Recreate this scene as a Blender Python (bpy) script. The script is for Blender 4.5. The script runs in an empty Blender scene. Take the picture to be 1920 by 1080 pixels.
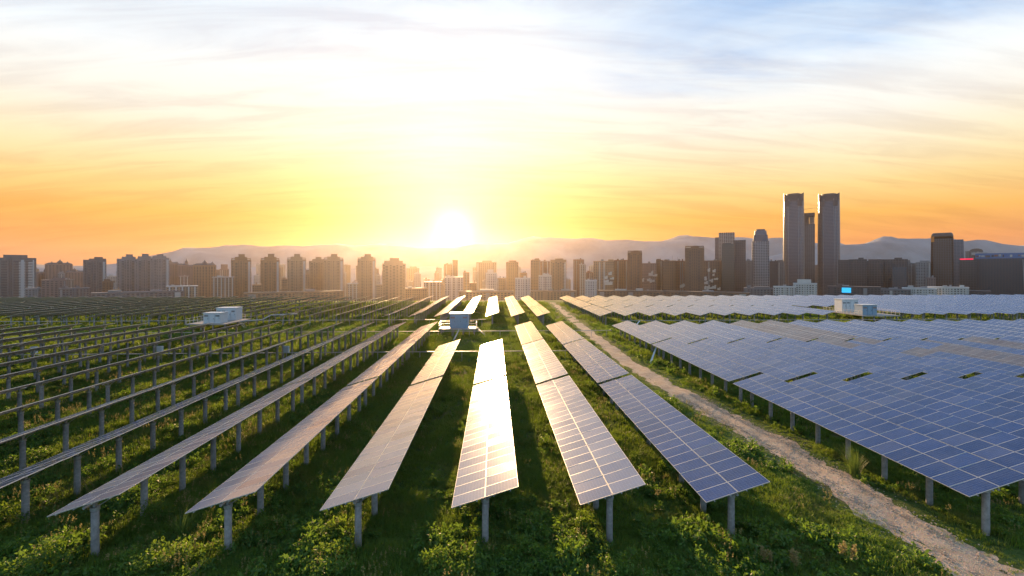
import bpy, math, random
import numpy as np
from mathutils import Vector, Matrix, Euler
random.seed(7); rng = np.random.default_rng(7)
R = math.radians
scene = bpy.context.scene
C = scene.collection

# ------------------------------------------------------------------ camera
FPX, CYPX, YAW, HC = 837.94, 504.2, 0.040, 13.748          # focal px (1920 wide), horizon row, yaw, eye height
cam_d = bpy.data.cameras.new('camera'); cam = bpy.data.objects.new('camera', cam_d); C.objects.link(cam)
cam_d.sensor_width = 36.0; cam_d.lens = 36.0 * FPX / 1920.0
cam_d.shift_y = (CYPX - 540.0) / 1920.0
cam_d.clip_start = 0.1; cam_d.clip_end = 40000.0
cam.location = (0, 0, HC); cam.rotation_euler = (R(90), 0, -YAW)
scene.camera = cam

# ------------------------------------------------------------------ sun, sky, exposure
SUN_AZ, SUN_EL = R(-6.2), R(8.8)                            # azimuth from +Y (negative = left), elevation
sun_dir = Vector((math.sin(SUN_AZ) * math.cos(SUN_EL), math.cos(SUN_AZ) * math.cos(SUN_EL), math.sin(SUN_EL)))
sl = bpy.data.lights.new('sun', 'SUN'); sl.energy = 5.0; sl.angle = R(0.6); sl.color = (1.0, 0.62, 0.30)
so = bpy.data.objects.new('sun', sl); C.objects.link(so)
so.rotation_euler = (-sun_dir).to_track_quat('-Z', 'Y').to_euler()

def N(nt, typ, **kw):
    n = nt.nodes.new(typ)
    ins = kw.pop('ins', {})
    for k, v in kw.items(): setattr(n, k, v)
    for k, v in ins.items():
        s = n.inputs[k]
        if hasattr(v, 'is_output') or isinstance(v, bpy.types.NodeSocket): nt.links.new(v, s)
        else: s.default_value = v
    return n
def M_(nt, op, a, b=None, c=None, clamp=False):
    n = nt.nodes.new('ShaderNodeMath'); n.operation = op; n.use_clamp = clamp
    for i, v in enumerate((a, b, c)):
        if v is None: continue
        if isinstance(v, bpy.types.NodeSocket): nt.links.new(v, n.inputs[i])
        else: n.inputs[i].default_value = v
    return n.outputs[0]
def MIX(nt, f, a, b, blend='MIX'):
    n = nt.nodes.new('ShaderNodeMix'); n.data_type = 'RGBA'; n.blend_type = blend
    for s, v in ((n.inputs[0], f), (n.inputs[6], a), (n.inputs[7], b)):
        if isinstance(v, bpy.types.NodeSocket): nt.links.new(v, s)
        elif isinstance(v, (tuple, list)): s.default_value = (*v, 1) if len(v) == 3 else v
        else: s.default_value = v
    return n.outputs[2]
def RAMP(nt, fac, stops, interp='LINEAR'):
    n = nt.nodes.new('ShaderNodeValToRGB'); n.color_ramp.interpolation = interp
    cr = n.color_ramp
    while len(cr.elements) < len(stops): cr.elements.new(0.5)
    for e, (p, c) in zip(cr.elements, stops):
        e.position = p; e.color = (*c, 1) if len(c) == 3 else c
    nt.links.new(fac, n.inputs[0]); return n.outputs[0]

world = bpy.data.worlds.new('World'); scene.world = world; world.use_nodes = True
wt = world.node_tree; wt.nodes.clear()
tc = N(wt, 'ShaderNodeTexCoord'); dirv = tc.outputs['Generated']
sep = N(wt, 'ShaderNodeSeparateXYZ', ins={0: dirv}); dx, dy, dz = sep.outputs
sky = N(wt, 'ShaderNodeTexSky'); sky.sky_type = 'NISHITA'; sky.sun_disc = False
sky.sun_elevation = SUN_EL; sky.sun_rotation = SUN_AZ; sky.dust_density = 2.5; sky.air_density = 1.2; sky.ozone_density = 2.0
sky_c = MIX(wt, 1.0, sky.outputs[0], (0.05, 0.05, 0.05), 'MULTIPLY')
# the bright veil of evening cloud: colour by elevation, sun side and far side
zc = M_(wt, 'MAXIMUM', dz, 0.0)
veil_sun = RAMP(wt, zc, [(0.0, (0.34, 0.11, 0.03)), (0.05, (0.35, 0.13, 0.012)), (0.11, (0.36, 0.17, 0.012)), (0.19, (0.37, 0.26, 0.075)),
                         (0.27, (0.39, 0.34, 0.24)), (0.38, (0.42, 0.40, 0.36)), (0.49, (0.46, 0.46, 0.45)), (0.60, (0.36, 0.42, 0.49)), (0.75, (0.15, 0.24, 0.38)), (1.0, (0.17, 0.27, 0.43))])
veil_far = RAMP(wt, zc, [(0.0, (0.27, 0.12, 0.08)), (0.05, (0.38, 0.145, 0.045)), (0.10, (0.42, 0.21, 0.045)), (0.15, (0.43, 0.30, 0.12)), (0.20, (0.43, 0.36, 0.23)),
                         (0.27, (0.42, 0.40, 0.36)), (0.36, (0.40, 0.43, 0.45)), (0.50, (0.24, 0.32, 0.40)), (0.60, (0.08, 0.17, 0.32)), (0.78, (0.10, 0.19, 0.35)), (1.0, (0.20, 0.31, 0.48))])
hl = M_(wt, 'SQRT', M_(wt, 'ADD', M_(wt, 'MULTIPLY', dx, dx), M_(wt, 'MAXIMUM', M_(wt, 'MULTIPLY', dy, dy), 1e-6)))
VS_AZ, VS_EL = R(-5.2), R(5.0)
caz = M_(wt, 'DIVIDE', M_(wt, 'ADD', M_(wt, 'MULTIPLY', dx, math.sin(VS_AZ)), M_(wt, 'MULTIPLY', dy, math.cos(VS_AZ))), hl)
side = N(wt, 'ShaderNodeMapRange', interpolation_type='SMOOTHSTEP', ins={0: caz, 1: 0.62, 2: 1.0, 3: 0.0, 4: 1.0}).outputs[0]
veil = MIX(wt, M_(wt, 'MULTIPLY', side, 0.55), veil_far, veil_sun)
back = N(wt, 'ShaderNodeMapRange', interpolation_type='SMOOTHSTEP', ins={0: caz, 1: -0.6, 2: 0.65, 3: 0.0, 4: 1.0}).outputs[0]
veil = MIX(wt, back, (0.23, 0.33, 0.44), veil)
# streaky clouds, in the plane of the cloud deck
inv = M_(wt, 'DIVIDE', 1.0, M_(wt, 'ADD', zc, 0.16))
pl = N(wt, 'ShaderNodeCombineXYZ', ins={0: M_(wt, 'MULTIPLY', dx, inv), 1: M_(wt, 'MULTIPLY', dy, inv), 2: 0.0}).outputs[0]
mp = N(wt, 'ShaderNodeMapping', ins={0: pl, 1: (0.15, 0.75, 0), 2: (0, 0, R(14)), 3: (0.55, 1.5, 1)}).outputs[0]
n1 = N(wt, 'ShaderNodeTexNoise', ins={'Vector': mp, 'Scale': 1.15, 'Detail': 7.0, 'Roughness': 0.58, 'Distortion': 0.5}).outputs[0]
mp2 = N(wt, 'ShaderNodeMapping', ins={0: pl, 1: (2.35, 4.1, 0), 2: (0, 0, R(8)), 3: (0.5, 2.6, 1)}).outputs[0]
n2 = N(wt, 'ShaderNodeTexNoise', ins={'Vector': mp2, 'Scale': 2.3, 'Detail': 9.0, 'Roughness': 0.62, 'Distortion': 0.6}).outputs[0]
gap = N(wt, 'ShaderNodeMapRange', interpolation_type='SMOOTHSTEP', ins={0: n1, 1: 0.36, 2: 0.66, 3: 0.0, 4: 1.0}).outputs[0]
hi = N(wt, 'ShaderNodeMapRange', interpolation_type='SMOOTHSTEP', ins={0: zc, 1: 0.30, 2: 0.39, 3: 0.0, 4: 1.0}).outputs[0]
rightw = N(wt, 'ShaderNodeMapRange', interpolation_type='SMOOTHSTEP', ins={0: dx, 1: 0.05, 2: 0.55, 3: 0.15, 4: 1.0}).outputs[0]
blue = M_(wt, 'MULTIPLY', M_(wt, 'MULTIPLY', gap, hi), M_(wt, 'MULTIPLY', rightw, 0.9))
skycol = MIX(wt, blue, veil, (0.12, 0.21, 0.36))
streak = N(wt, 'ShaderNodeMapRange', interpolation_type='SMOOTHSTEP', ins={0: n2, 1: 0.40, 2: 0.66, 3: 1.06, 4: 0.86}).outputs[0]
tint = MIX(wt, M_(wt, 'SUBTRACT', 1.06, streak), (1.05, 1.05, 1.05), (0.35, 0.25, 0.32))
skycol = MIX(wt, 1.0, skycol, tint, 'MULTIPLY')
# aureole round the low sun
vs = (math.sin(VS_AZ) * math.cos(VS_EL), math.cos(VS_AZ) * math.cos(VS_EL), math.sin(VS_EL))
dotn = N(wt, 'ShaderNodeVectorMath', operation='DOT_PRODUCT', ins={0: dirv, 1: vs}).outputs['Value']
ang2 = M_(wt, 'MULTIPLY', M_(wt, 'SUBTRACT', 1.0, M_(wt, 'MINIMUM', dotn, 1.0)), 2.0)      # about angle squared
g1 = M_(wt, 'MULTIPLY', M_(wt, 'EXPONENT', M_(wt, 'MULTIPLY', ang2, -1.0 / R(2.3) ** 2)), 0.45)
g2 = M_(wt, 'MULTIPLY', M_(wt, 'EXPONENT', M_(wt, 'MULTIPLY', M_(wt, 'SQRT', ang2), -1.0 / R(5.0))), 0.14)
gl = N(wt, 'ShaderNodeVectorMath', operation='ADD', ins={
    0: N(wt, 'ShaderNodeVectorMath', operation='SCALE', ins={0: (1.0, 0.92, 0.62), 'Scale': g1}).outputs[0],
    1: N(wt, 'ShaderNodeVectorMath', operation='SCALE', ins={0: (1.0, 0.72, 0.24), 'Scale': g2}).outputs[0]}).outputs[0]
skycol = MIX(wt, 1.0, skycol, gl, 'ADD')
total = MIX(wt, 0.94, sky_c, skycol)
bg = N(wt, 'ShaderNodeBackground', ins={0: total, 1: 1.0})
wo = N(wt, 'ShaderNodeOutputWorld', ins={0: bg.outputs[0]})
scene.view_settings.view_transform = 'Standard'; scene.view_settings.look = 'None'
scene.view_settings.exposure = 1.3; scene.view_settings.gamma = 1.0
cy = scene.cycles
cy.use_denoising = True; cy.max_bounces = 6; cy.diffuse_bounces = 3; cy.glossy_bounces = 3; cy.transmission_bounces = 3
cy.transparent_max_bounces = 6; cy.volume_bounces = 0; cy.sample_clamp_indirect = 6.0
world.cycles.sampling_method = 'MANUAL'; world.cycles.sample_map_resolution = 512

# ------------------------------------------------------------------ helpers
class MB:
    """collects vertices and faces of ONE mesh"""
    def __init__(s): s.v = []; s.f = []; s.m = []; s.uv = {}
    def quad(s, pts, m=0, uv=None):
        i = len(s.v); s.v += [tuple(p) for p in pts]; s.f.append(tuple(range(i, i + len(pts)))); s.m.append(m)
        if uv: s.uv[len(s.f) - 1] = uv
        return s
    def box(s, c, d, m=0, rot=None):
        cx, cy_, cz = c; hx, hy, hz = d[0] / 2, d[1] / 2, d[2] / 2
        p = [Vector((a * hx, b * hy, e * hz)) for e in (-1, 1) for b in (-1, 1) for a in (-1, 1)]
        if rot is not None: p = [rot @ q for q in p]
        i = len(s.v); s.v += [(q.x + cx, q.y + cy_, q.z + cz) for q in p]
        for f in ((0, 2, 3, 1), (4, 5, 7, 6), (0, 1, 5, 4), (2, 6, 7, 3), (0, 4, 6, 2), (1, 3, 7, 5)):
            s.f.append(tuple(i + k for k in f)); s.m.append(m)
        return s
    def bar(s, a, b, w, h=None, m=0):
        a, b = Vector(a), Vector(b); d = b - a
        q = d.to_track_quat('Y', 'Z').to_matrix()
        return s.box((a + b) / 2, (w, d.length, h or w), m, q)
    def rings(s, rings, m=0, cap=True):
        i = len(s.v); n = len(rings[0])
        for r in rings: s.v += [tuple(p) for p in r]
        for k in range(len(rings) - 1):
            for j in range(n):
                a = i + k * n + j; b = i + k * n + (j + 1) % n
                s.f.append((a, b, b + n, a + n)); s.m.append(m)
        if cap:
            s.f.append(tuple(i + j for j in reversed(range(n)))); s.m.append(m)
            s.f.append(tuple(i + (len(rings) - 1) * n + j for j in range(n))); s.m.append(m)
        return s
    def lathe(s, prof, n=10, c=(0, 0, 0), m=0):
        return s.rings([[(c[0] + r * math.cos(2 * math.pi * j / n), c[1] + r * math.sin(2 * math.pi * j / n), c[2] + z) for j in range(n)] for r, z in prof], m)
    def tube(s, a, b, r, n=8, m=0):
        a, b = Vector(a), Vector(b); q = (b - a).to_track_quat('Z', 'Y')
        return s.rings([[tuple(p + q @ Vector((r * math.cos(2 * math.pi * j / n), r * math.sin(2 * math.pi * j / n), 0))) for j in range(n)] for p in (a, b)], m)
    def mesh(s, name, mats, smooth=False):
        me = bpy.data.meshes.new(name); me.from_pydata(s.v, [], s.f)
        for mt in (mats if isinstance(mats, (list, tuple)) else [mats]): me.materials.append(mt)
        if any(s.m): me.polygons.foreach_set('material_index', s.m)
        if s.uv:
            ul = me.uv_layers.new(name='UVMap').data
            for p in me.polygons:
                u = s.uv.get(p.index)
                if u:
                    for li, c in zip(p.loop_indices, u): ul[li].uv = c
        if smooth: me.polygons.foreach_set('use_smooth', [True] * len(me.polygons))
        me.update(); return me
def obj(name, me, parent=None, loc=(0, 0, 0), rot=(0, 0, 0), kind=None):
    o = bpy.data.objects.new(name, me); C.objects.link(o); o.parent = parent
    o.location = loc; o.rotation_euler = rot
    if kind: o['kind'] = kind
    return o
def tag(o, label, cat, group=None):
    o['label'] = label; o['category'] = cat
    if group: o['group'] = group
    return o
def thing(name, label, cat, loc=(0, 0, 0), rotz=0.0, group=None):
    return tag(obj(name, None, None, loc, (0, 0, rotz)), label, cat, group)
def at(px, d):                                              # horizontal place d metres along the view axis at picture column px
    u = (px - 960.0) / FPX
    return (math.sin(YAW) * d + math.cos(YAW) * u * d, math.cos(YAW) * d - math.sin(YAW) * u * d)
def zat(py, d): return HC - (py - CYPX) / FPX * d
ORD = 'first second third fourth fifth sixth seventh eighth ninth tenth eleventh twelfth thirteenth fourteenth fifteenth sixteenth seventeenth eighteenth nineteenth twentieth'.split()
def ordn(n):
    if n <= 20: return ORD[n - 1]
    t = {2: 'twent', 3: 'thirt', 4: 'fort', 5: 'fift', 6: 'sixt', 7: 'sevent', 8: 'eight', 9: 'ninet'}[n // 10]
    return t + 'ieth' if n % 10 == 0 else t + 'y-' + ORD[n % 10 - 1]

# ------------------------------------------------------------------ materials
def mat(name, base=(0.5, 0.5, 0.5), rough=0.6, metal=0.0, spec=0.5, noise=0.0, nscale=3.0, emit=None, bump=0.0, vary=0.0):
    m = bpy.data.materials.new(name); m.use_nodes = True; nt = m.node_tree
    b = nt.nodes['Principled BSDF']
    b.inputs['Base Color'].default_value = (*base, 1); b.inputs['Roughness'].default_value = rough
    b.inputs['Metallic'].default_value = metal; b.inputs['Specular IOR Level'].default_value = spec
    if noise or bump:
        co = N(nt, 'ShaderNodeTexCoord').outputs['Object']
        nz = N(nt, 'ShaderNodeTexNoise', ins={'Vector': co, 'Scale': nscale, 'Detail': 5.0, 'Roughness': 0.6}).outputs[0]
    col = None
    if noise:
        f = N(nt, 'ShaderNodeMapRange', ins={0: nz, 1: 0.3, 2: 0.7, 3: 1 - noise, 4: 1 + noise}).outputs[0]
        col = N(nt, 'ShaderNodeVectorMath', operation='SCALE', ins={0: base, 'Scale': f}).outputs[0]
    if vary:
        rnd = N(nt, 'ShaderNodeObjectInfo').outputs['Random']
        f = N(nt, 'ShaderNodeMapRange', ins={0: rnd, 1: 0, 2: 1, 3: 1 - vary, 4: 1 + vary}).outputs[0]
        src = col if col is not None else base
        col = N(nt, 'ShaderNodeVectorMath', operation='SCALE', ins={0: src, 'Scale': f}).outputs[0]
    if col is not None: nt.links.new(col, b.inputs['Base Color'])
    if bump:
        bp = N(nt, 'ShaderNodeBump', ins={'Strength': bump, 'Distance': 0.02, 'Height': nz}); nt.links.new(bp.outputs[0], b.inputs['Normal'])
    if emit:
        b.inputs['Emission Color'].default_value = (*emit[0], 1); b.inputs['Emission Strength'].default_value = emit[1]
    return m

def glass_mat(name, cell, sheet=False, rough=0.10, film=0.0):
    """solar glass: 6 x 10 cells with pale joints, thin dust; sheet = many modules along u"""
    m = bpy.data.materials.new(name); m.use_nodes = True; nt = m.node_tree
    b = nt.nodes['Principled BSDF']
    uv = N(nt, 'ShaderNodeUVMap').outputs[0]
    s = N(nt, 'ShaderNodeSeparateXYZ', ins={0: uv}); u, v = s.outputs[0], s.outputs[1]
    fu = M_(nt, 'FRACT', u)
    def line(x, n, w):
        c = M_(nt, 'FRACT', M_(nt, 'MULTIPLY', x, n))
        d = M_(nt, 'ABSOLUTE', M_(nt, 'SUBTRACT', c, 0.5))
        return M_(nt, 'GREATER_THAN', d, 0.5 - w)
    ln = M_(nt, 'MAXIMUM', line(fu, 6.0, 0.022), line(v, 10.0, 0.022))
    rnd = N(nt, 'ShaderNodeObjectInfo').outputs['Random']
    if sheet:
        seed = N(nt, 'ShaderNodeCombineXYZ', ins={0: M_(nt, 'FLOOR', u), 1: M_(nt, 'FLOOR', M_(nt, 'ADD', v, 0.0)), 2: M_(nt, 'MULTIPLY', rnd, 91.0)}).outputs[0]
        rnd = N(nt, 'ShaderNodeTexWhiteNoise', noise_dimensions='3D', ins={0: seed}).outputs['Value']
    jit = N(nt, 'ShaderNodeMapRange', ins={0: rnd, 1: 0, 2: 1, 3: 0.86, 4: 1.16}).outputs[0]
    cellc = N(nt, 'ShaderNodeVectorMath', operation='SCALE', ins={0: cell, 'Scale': jit}).outputs[0]
    # poly-crystal flakes, one tone per cell
    cid = N(nt, 'ShaderNodeCombineXYZ', ins={0: M_(nt, 'FLOOR', M_(nt, 'MULTIPLY', u, 6.0)), 1: M_(nt, 'FLOOR', M_(nt, 'MULTIPLY', v, 10.0)), 2: M_(nt, 'MULTIPLY', rnd, 37.0)}).outputs[0]
    wn = N(nt, 'ShaderNodeTexWhiteNoise', noise_dimensions='3D', ins={0: cid}).outputs['Value']
    cellc = N(nt, 'ShaderNodeVectorMath', operation='SCALE', ins={0: cellc, 'Scale': N(nt, 'ShaderNodeMapRange', ins={0: wn, 1: 0, 2: 1, 3: 0.88, 4: 1.12}).outputs[0]}).outputs[0]
    col = MIX(nt, M_(nt, 'MULTIPLY', ln, 0.40), cellc, (0.34, 0.38, 0.46))
    if sheet:
        fr = M_(nt, 'MAXIMUM', line(u, 1.0, 0.022), line(v, 1.0, 0.012))
        col = MIX(nt, fr, col, (0.60, 0.60, 0.58))
    co = N(nt, 'ShaderNodeTexCoord').outputs['Object']
    geo = N(nt, 'ShaderNodeNewGeometry').outputs['Position']
    dn = N(nt, 'ShaderNodeTexNoise', ins={'Vector': geo, 'Scale': 0.55, 'Detail': 6.0, 'Roughness': 0.65}).outputs[0]
    dust = N(nt, 'ShaderNodeMapRange', ins={0: dn, 1: 0.3, 2: 0.75, 3: 0.01, 4: 0.07}).outputs[0]
    odd = M_(nt, 'MULTIPLY', M_(nt, 'GREATER_THAN', M_(nt, 'FRACT', M_(nt, 'MULTIPLY', rnd, 7.31)), 0.86), 0.05)
    dust = M_(nt, 'ADD', dust, odd)
    if film:                                                # pale dust film that also paints in sky sheen, uneven from module to module
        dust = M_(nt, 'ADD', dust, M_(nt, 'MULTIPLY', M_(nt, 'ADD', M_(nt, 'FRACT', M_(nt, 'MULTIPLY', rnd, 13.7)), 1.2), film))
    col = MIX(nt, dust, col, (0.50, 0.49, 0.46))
    nt.links.new(col, b.inputs['Base Color'])
    rj = N(nt, 'ShaderNodeMapRange', ins={0: rnd, 1: 0, 2: 1, 3: rough * 0.75, 4: rough * 1.35}).outputs[0]
    nt.links.new(rj, b.inputs['Roughness'])
    b.inputs['IOR'].default_value = 1.36; b.inputs['Specular IOR Level'].default_value = 0.5
    b.inputs['Coat Weight'].default_value = 0.10; b.inputs['Coat Roughness'].default_value = 0.37; b.inputs['Coat IOR'].default_value = 1.45
    return m

def leaf_mat(name, lo, hi, trans=(0.30, 0.34, 0.03), tf=0.42, dry=None, rough=0.55):
    m = bpy.data.materials.new(name); m.use_nodes = True; nt = m.node_tree; nt.nodes.clear()
    rnd = N(nt, 'ShaderNodeObjectInfo').outputs['Random']
    pos = N(nt, 'ShaderNodeNewGeometry').outputs['Position']
    nz = N(nt, 'ShaderNodeTexNoise', ins={'Vector': pos, 'Scale': 0.35, 'Detail': 4.0}).outputs[0]
    f = M_(nt, 'ADD', M_(nt, 'MULTIPLY', rnd, 0.55), M_(nt, 'MULTIPLY', M_(nt, 'SUBTRACT', nz, 0.3), 1.1), clamp=True)
    col = MIX(nt, f, lo, hi)
    if dry:
        dn = N(nt, 'ShaderNodeTexNoise', ins={'Vector': pos, 'Scale': 0.22, 'Detail': 5.0, 'Roughness': 0.7}).outputs[0]
        dm = N(nt, 'ShaderNodeMapRange', ins={0: dn, 1: 0.52, 2: 0.68, 3: 0.0, 4: 0.75}).outputs[0]
        col = MIX(nt, dm, col, dry)
    pr = N(nt, 'ShaderNodeBsdfPrincipled', ins={'Base Color': col, 'Roughness': rough, 'Specular IOR Level': 0.35})
    tcol = MIX(nt, 0.55, col, trans)
    tr = N(nt, 'ShaderNodeBsdfTranslucent', ins={0: tcol})
    mx = N(nt, 'ShaderNodeMixShader', ins={0: tf, 1: pr.outputs[0], 2: tr.outputs[0]})
    N(nt, 'ShaderNodeOutputMaterial', ins={0: mx.outputs[0]})
    return m

M = {}
M['glass'] = glass_mat('solar_glass', (0.006, 0.030, 0.120))
M['glass_alt'] = glass_mat('solar_glass_brown', (0.060, 0.050, 0.052), rough=0.3)
M['sheet'] = glass_mat('solar_glass_sheet', (0.006, 0.030, 0.120), True)
M['sheet_alt'] = glass_mat('solar_glass_sheet_brown', (0.060, 0.050, 0.052), True, rough=0.3)
M['glass_dust_sheen'] = glass_mat('dust_sheen_solar_glass', (0.006, 0.030, 0.120), film=0.16, rough=0.14)  # centre rows: dust plus whitish sky reflection painted into the colour
M['alu'] = mat('aluminium_frame', (0.62, 0.60, 0.56), 0.42, 0.55)
M['backsheet'] = mat('white_backsheet', (0.50, 0.55, 0.58), 0.6)
M['galv'] = mat('galvanised_steel', (0.36, 0.37, 0.37), 0.45, 0.6, noise=0.15, nscale=6)
M['concrete'] = mat('concrete_pile', (0.23, 0.225, 0.215), 0.85, noise=0.28, nscale=5, bump=0.4, vary=0.12)
M['white_paint'] = mat('white_painted_steel', (0.46, 0.50, 0.53), 0.45, noise=0.08, nscale=2)
M['blue_paint'] = mat('pale_blue_painted_steel', (0.20, 0.30, 0.40), 0.45, noise=0.08, nscale=2)
M['louvre'] = mat('dark_louvre', (0.05, 0.06, 0.07), 0.5)
M['rust'] = mat('rusty_vent', (0.28, 0.14, 0.09), 0.7)
M['deck'] = mat('steel_deck', (0.24, 0.22, 0.20), 0.6, noise=0.2, nscale=2)
M['conduit'] = mat('pvc_conduit', (0.34, 0.33, 0.32), 0.5, noise=0.1)

def ground_mat():
    m = bpy.data.materials.new('field_ground'); m.use_nodes = True; nt = m.node_tree; b = nt.nodes['Principled BSDF']
    pos = N(nt, 'ShaderNodeNewGeometry').outputs['Position']
    a = N(nt, 'ShaderNodeTexNoise', ins={'Vector': pos, 'Scale': 0.16, 'Detail': 8.0, 'Roughness': 0.65}).outputs[0]
    c = N(nt, 'ShaderNodeTexNoise', ins={'Vector': pos, 'Scale': 2.3, 'Detail': 8.0, 'Roughness': 0.7}).outputs[0]
    col = RAMP(nt, c, [(0.30, (0.024, 0.044, 0.010)), (0.5, (0.055, 0.090, 0.020)), (0.72, (0.095, 0.130, 0.032))])
    soil = RAMP(nt, c, [(0.3, (0.06, 0.042, 0.024)), (0.7, (0.16, 0.115, 0.07))])
    f = N(nt, 'ShaderNodeMapRange', interpolation_type='SMOOTHSTEP', ins={0: a, 1: 0.53, 2: 0.68, 3: 0.0, 4: 0.8}).outputs[0]
    col = MIX(nt, f, col, soil)
    nt.links.new(col, b.inputs['Base Color']); b.inputs['Roughness'].default_value = 0.95; b.inputs['Specular IOR Level'].default_value = 0.1
    bp = N(nt, 'ShaderNodeBump', ins={'Strength': 0.9, 'Distance': 0.25, 'Height': c}); nt.links.new(bp.outputs[0], b.inputs['Normal'])
    return m
def track_mat():
    m = bpy.data.materials.new('gravel_track'); m.use_nodes = True; nt = m.node_tree; b = nt.nodes['Principled BSDF']
    pos = N(nt, 'ShaderNodeNewGeometry').outputs['Position']
    a = N(nt, 'ShaderNodeTexNoise', ins={'Vector': pos, 'Scale': 0.9, 'Detail': 8.0, 'Roughness': 0.7}).outputs[0]
    v = N(nt, 'ShaderNodeTexVoronoi', ins={'Vector': pos, 'Scale': 19.0}); 
    st = N(nt, 'ShaderNodeMapRange', ins={0: v.outputs['Distance'], 1: 0.1, 2: 0.6, 3: 1.1, 4: 0.68}).outputs[0]
    base = RAMP(nt, a, [(0.3, (0.30, 0.21, 0.14)), (0.55, (0.49, 0.37, 0.265)), (0.75, (0.57, 0.46, 0.35))])
    hue = MIX(nt, 0.18, base, v.outputs['Color'], 'SOFT_LIGHT')
    col = N(nt, 'ShaderNodeVectorMath', operation='SCALE', ins={0: hue, 'Scale': st}).outputs[0]
    nt.links.new(col, b.inputs['Base Color']); b.inputs['Roughness'].default_value = 0.95; b.inputs['Specular IOR Level'].default_value = 0.15
    bp = N(nt, 'ShaderNodeBump', ins={'Strength': 0.8, 'Distance': 0.04, 'Height': st}); nt.links.new(bp.outputs[0], b.inputs['Normal'])
    return m
M['ground'] = ground_mat(); M['track'] = track_mat()
M['hill'] = mat('hazed_hill', (0.22, 0.23, 0.25), 0.95, noise=0.3, nscale=0.004, spec=0.1)  # haze fade painted into the pale grey-blue base colour

# ------------------------------------------------------------------ setting: ground, track, hills
PLAIN = -100.0
def hz(x, y):
    """gentle relief of the field"""
    x = np.asarray(x, float); y = np.asarray(y, float)
    h = 0.07 * np.sin(x * 0.31 + 1.3) * np.cos(y * 0.23 + 0.4) + 0.05 * np.sin(x * 0.77 + y * 0.61) + 0.03 * np.sin(1.7 * x - 1.1 * y)
    t = np.clip((y - 184.0) / 420.0, 0, 1); t = t * t * (3 - 2 * t)
    tx = np.clip((np.abs(x) - 300.0) / 250.0, 0, 1); tx = tx * tx * (3 - 2 * tx)
    t = np.maximum(t, tx)
    return h * (1 - t) + PLAIN * t
xs = np.unique(np.concatenate([np.linspace(-8000, -600, 24), np.linspace(-600, -120, 33), np.linspace(-120, 120, 241), np.linspace(120, 600, 33), np.linspace(600, 8000, 24)]))
ys = np.unique(np.concatenate([np.linspace(-300, -5, 12), np.linspace(-5, 110, 116), np.linspace(110, 640, 80), np.linspace(640, 4500, 40)]))
gx, gy = np.meshgrid(xs, ys); gz = hz(gx, gy)
nx, ny = len(xs), len(ys)
me = bpy.data.meshes.new('ground')
gv = np.stack([gx, gy, gz], -1).reshape(-1, 3)
ii = np.arange(nx * ny).reshape(ny, nx)
gf = np.stack([ii[:-1, :-1], ii[:-1, 1:], ii[1:, 1:], ii[1:, :-1]], -1).reshape(-1, 4)
me.from_pydata(gv.tolist(), [], gf.tolist()); me.materials.append(M['ground']); me.polygons.foreach_set('use_smooth', [True] * len(me.polygons))
obj('ground', me, kind='structure')

TP = [(23.4, 4), (22.9, 12), (22.3, 19), (21.9, 24), (22.2, 28.8), (22.1, 35), (21.4, 41.7), (20.2, 51), (19.7, 65), (20.0, 78), (20.6, 99), (21.3, 119), (22.6, 151), (23.8, 183)]
tpx = np.array([p[0] for p in TP]); tpy = np.array([p[1] for p in TP])
def track_x(y): return np.interp(y, tpy, tpx)
def track_w(y): return np.interp(y, [4, 25, 45, 70, 180], [1.75, 1.5, 1.4, 1.25, 1.1])
mb = MB(); yy = np.concatenate([np.arange(4, 60, 0.35), np.arange(60, 183, 1.5)])
us = np.linspace(-1, 1, 9); tv = []
for k, y in enumerate(yy):
    wl = track_w(y) * (1 + 0.16 * math.sin(y * 1.1) + 0.12 * math.sin(y * 2.9 + 1) + 0.04 * math.sin(y * 7.3))
    wr = track_w(y) * (1 + 0.14 * math.sin(y * 0.9 + 2) + 0.10 * math.sin(y * 3.7) + 0.04 * math.sin(y * 6.1 + 3))
    for u in us:
        x = track_x(y) + u * (wl if u < 0 else wr)
        rut = -0.035 * math.exp(-((abs(u) - 0.5) / 0.2) ** 2)
        tv.append((x, y, float(hz(x, y)) + 0.055 * (1 - abs(u) ** 3) + rut + 0.012 * math.sin(x * 9 + y * 7)))
tf = [(k * 9 + j, k * 9 + j + 1, (k + 1) * 9 + j + 1, (k + 1) * 9 + j) for k in range(len(yy) - 1) for j in range(8)]
me = bpy.data.meshes.new('gravel_track'); me.from_pydata(tv, [], tf); me.materials.append(M['track']); me.polygons.foreach_set('use_smooth', [True] * len(me.polygons))
obj('gravel_track', me, kind='structure')

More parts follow.
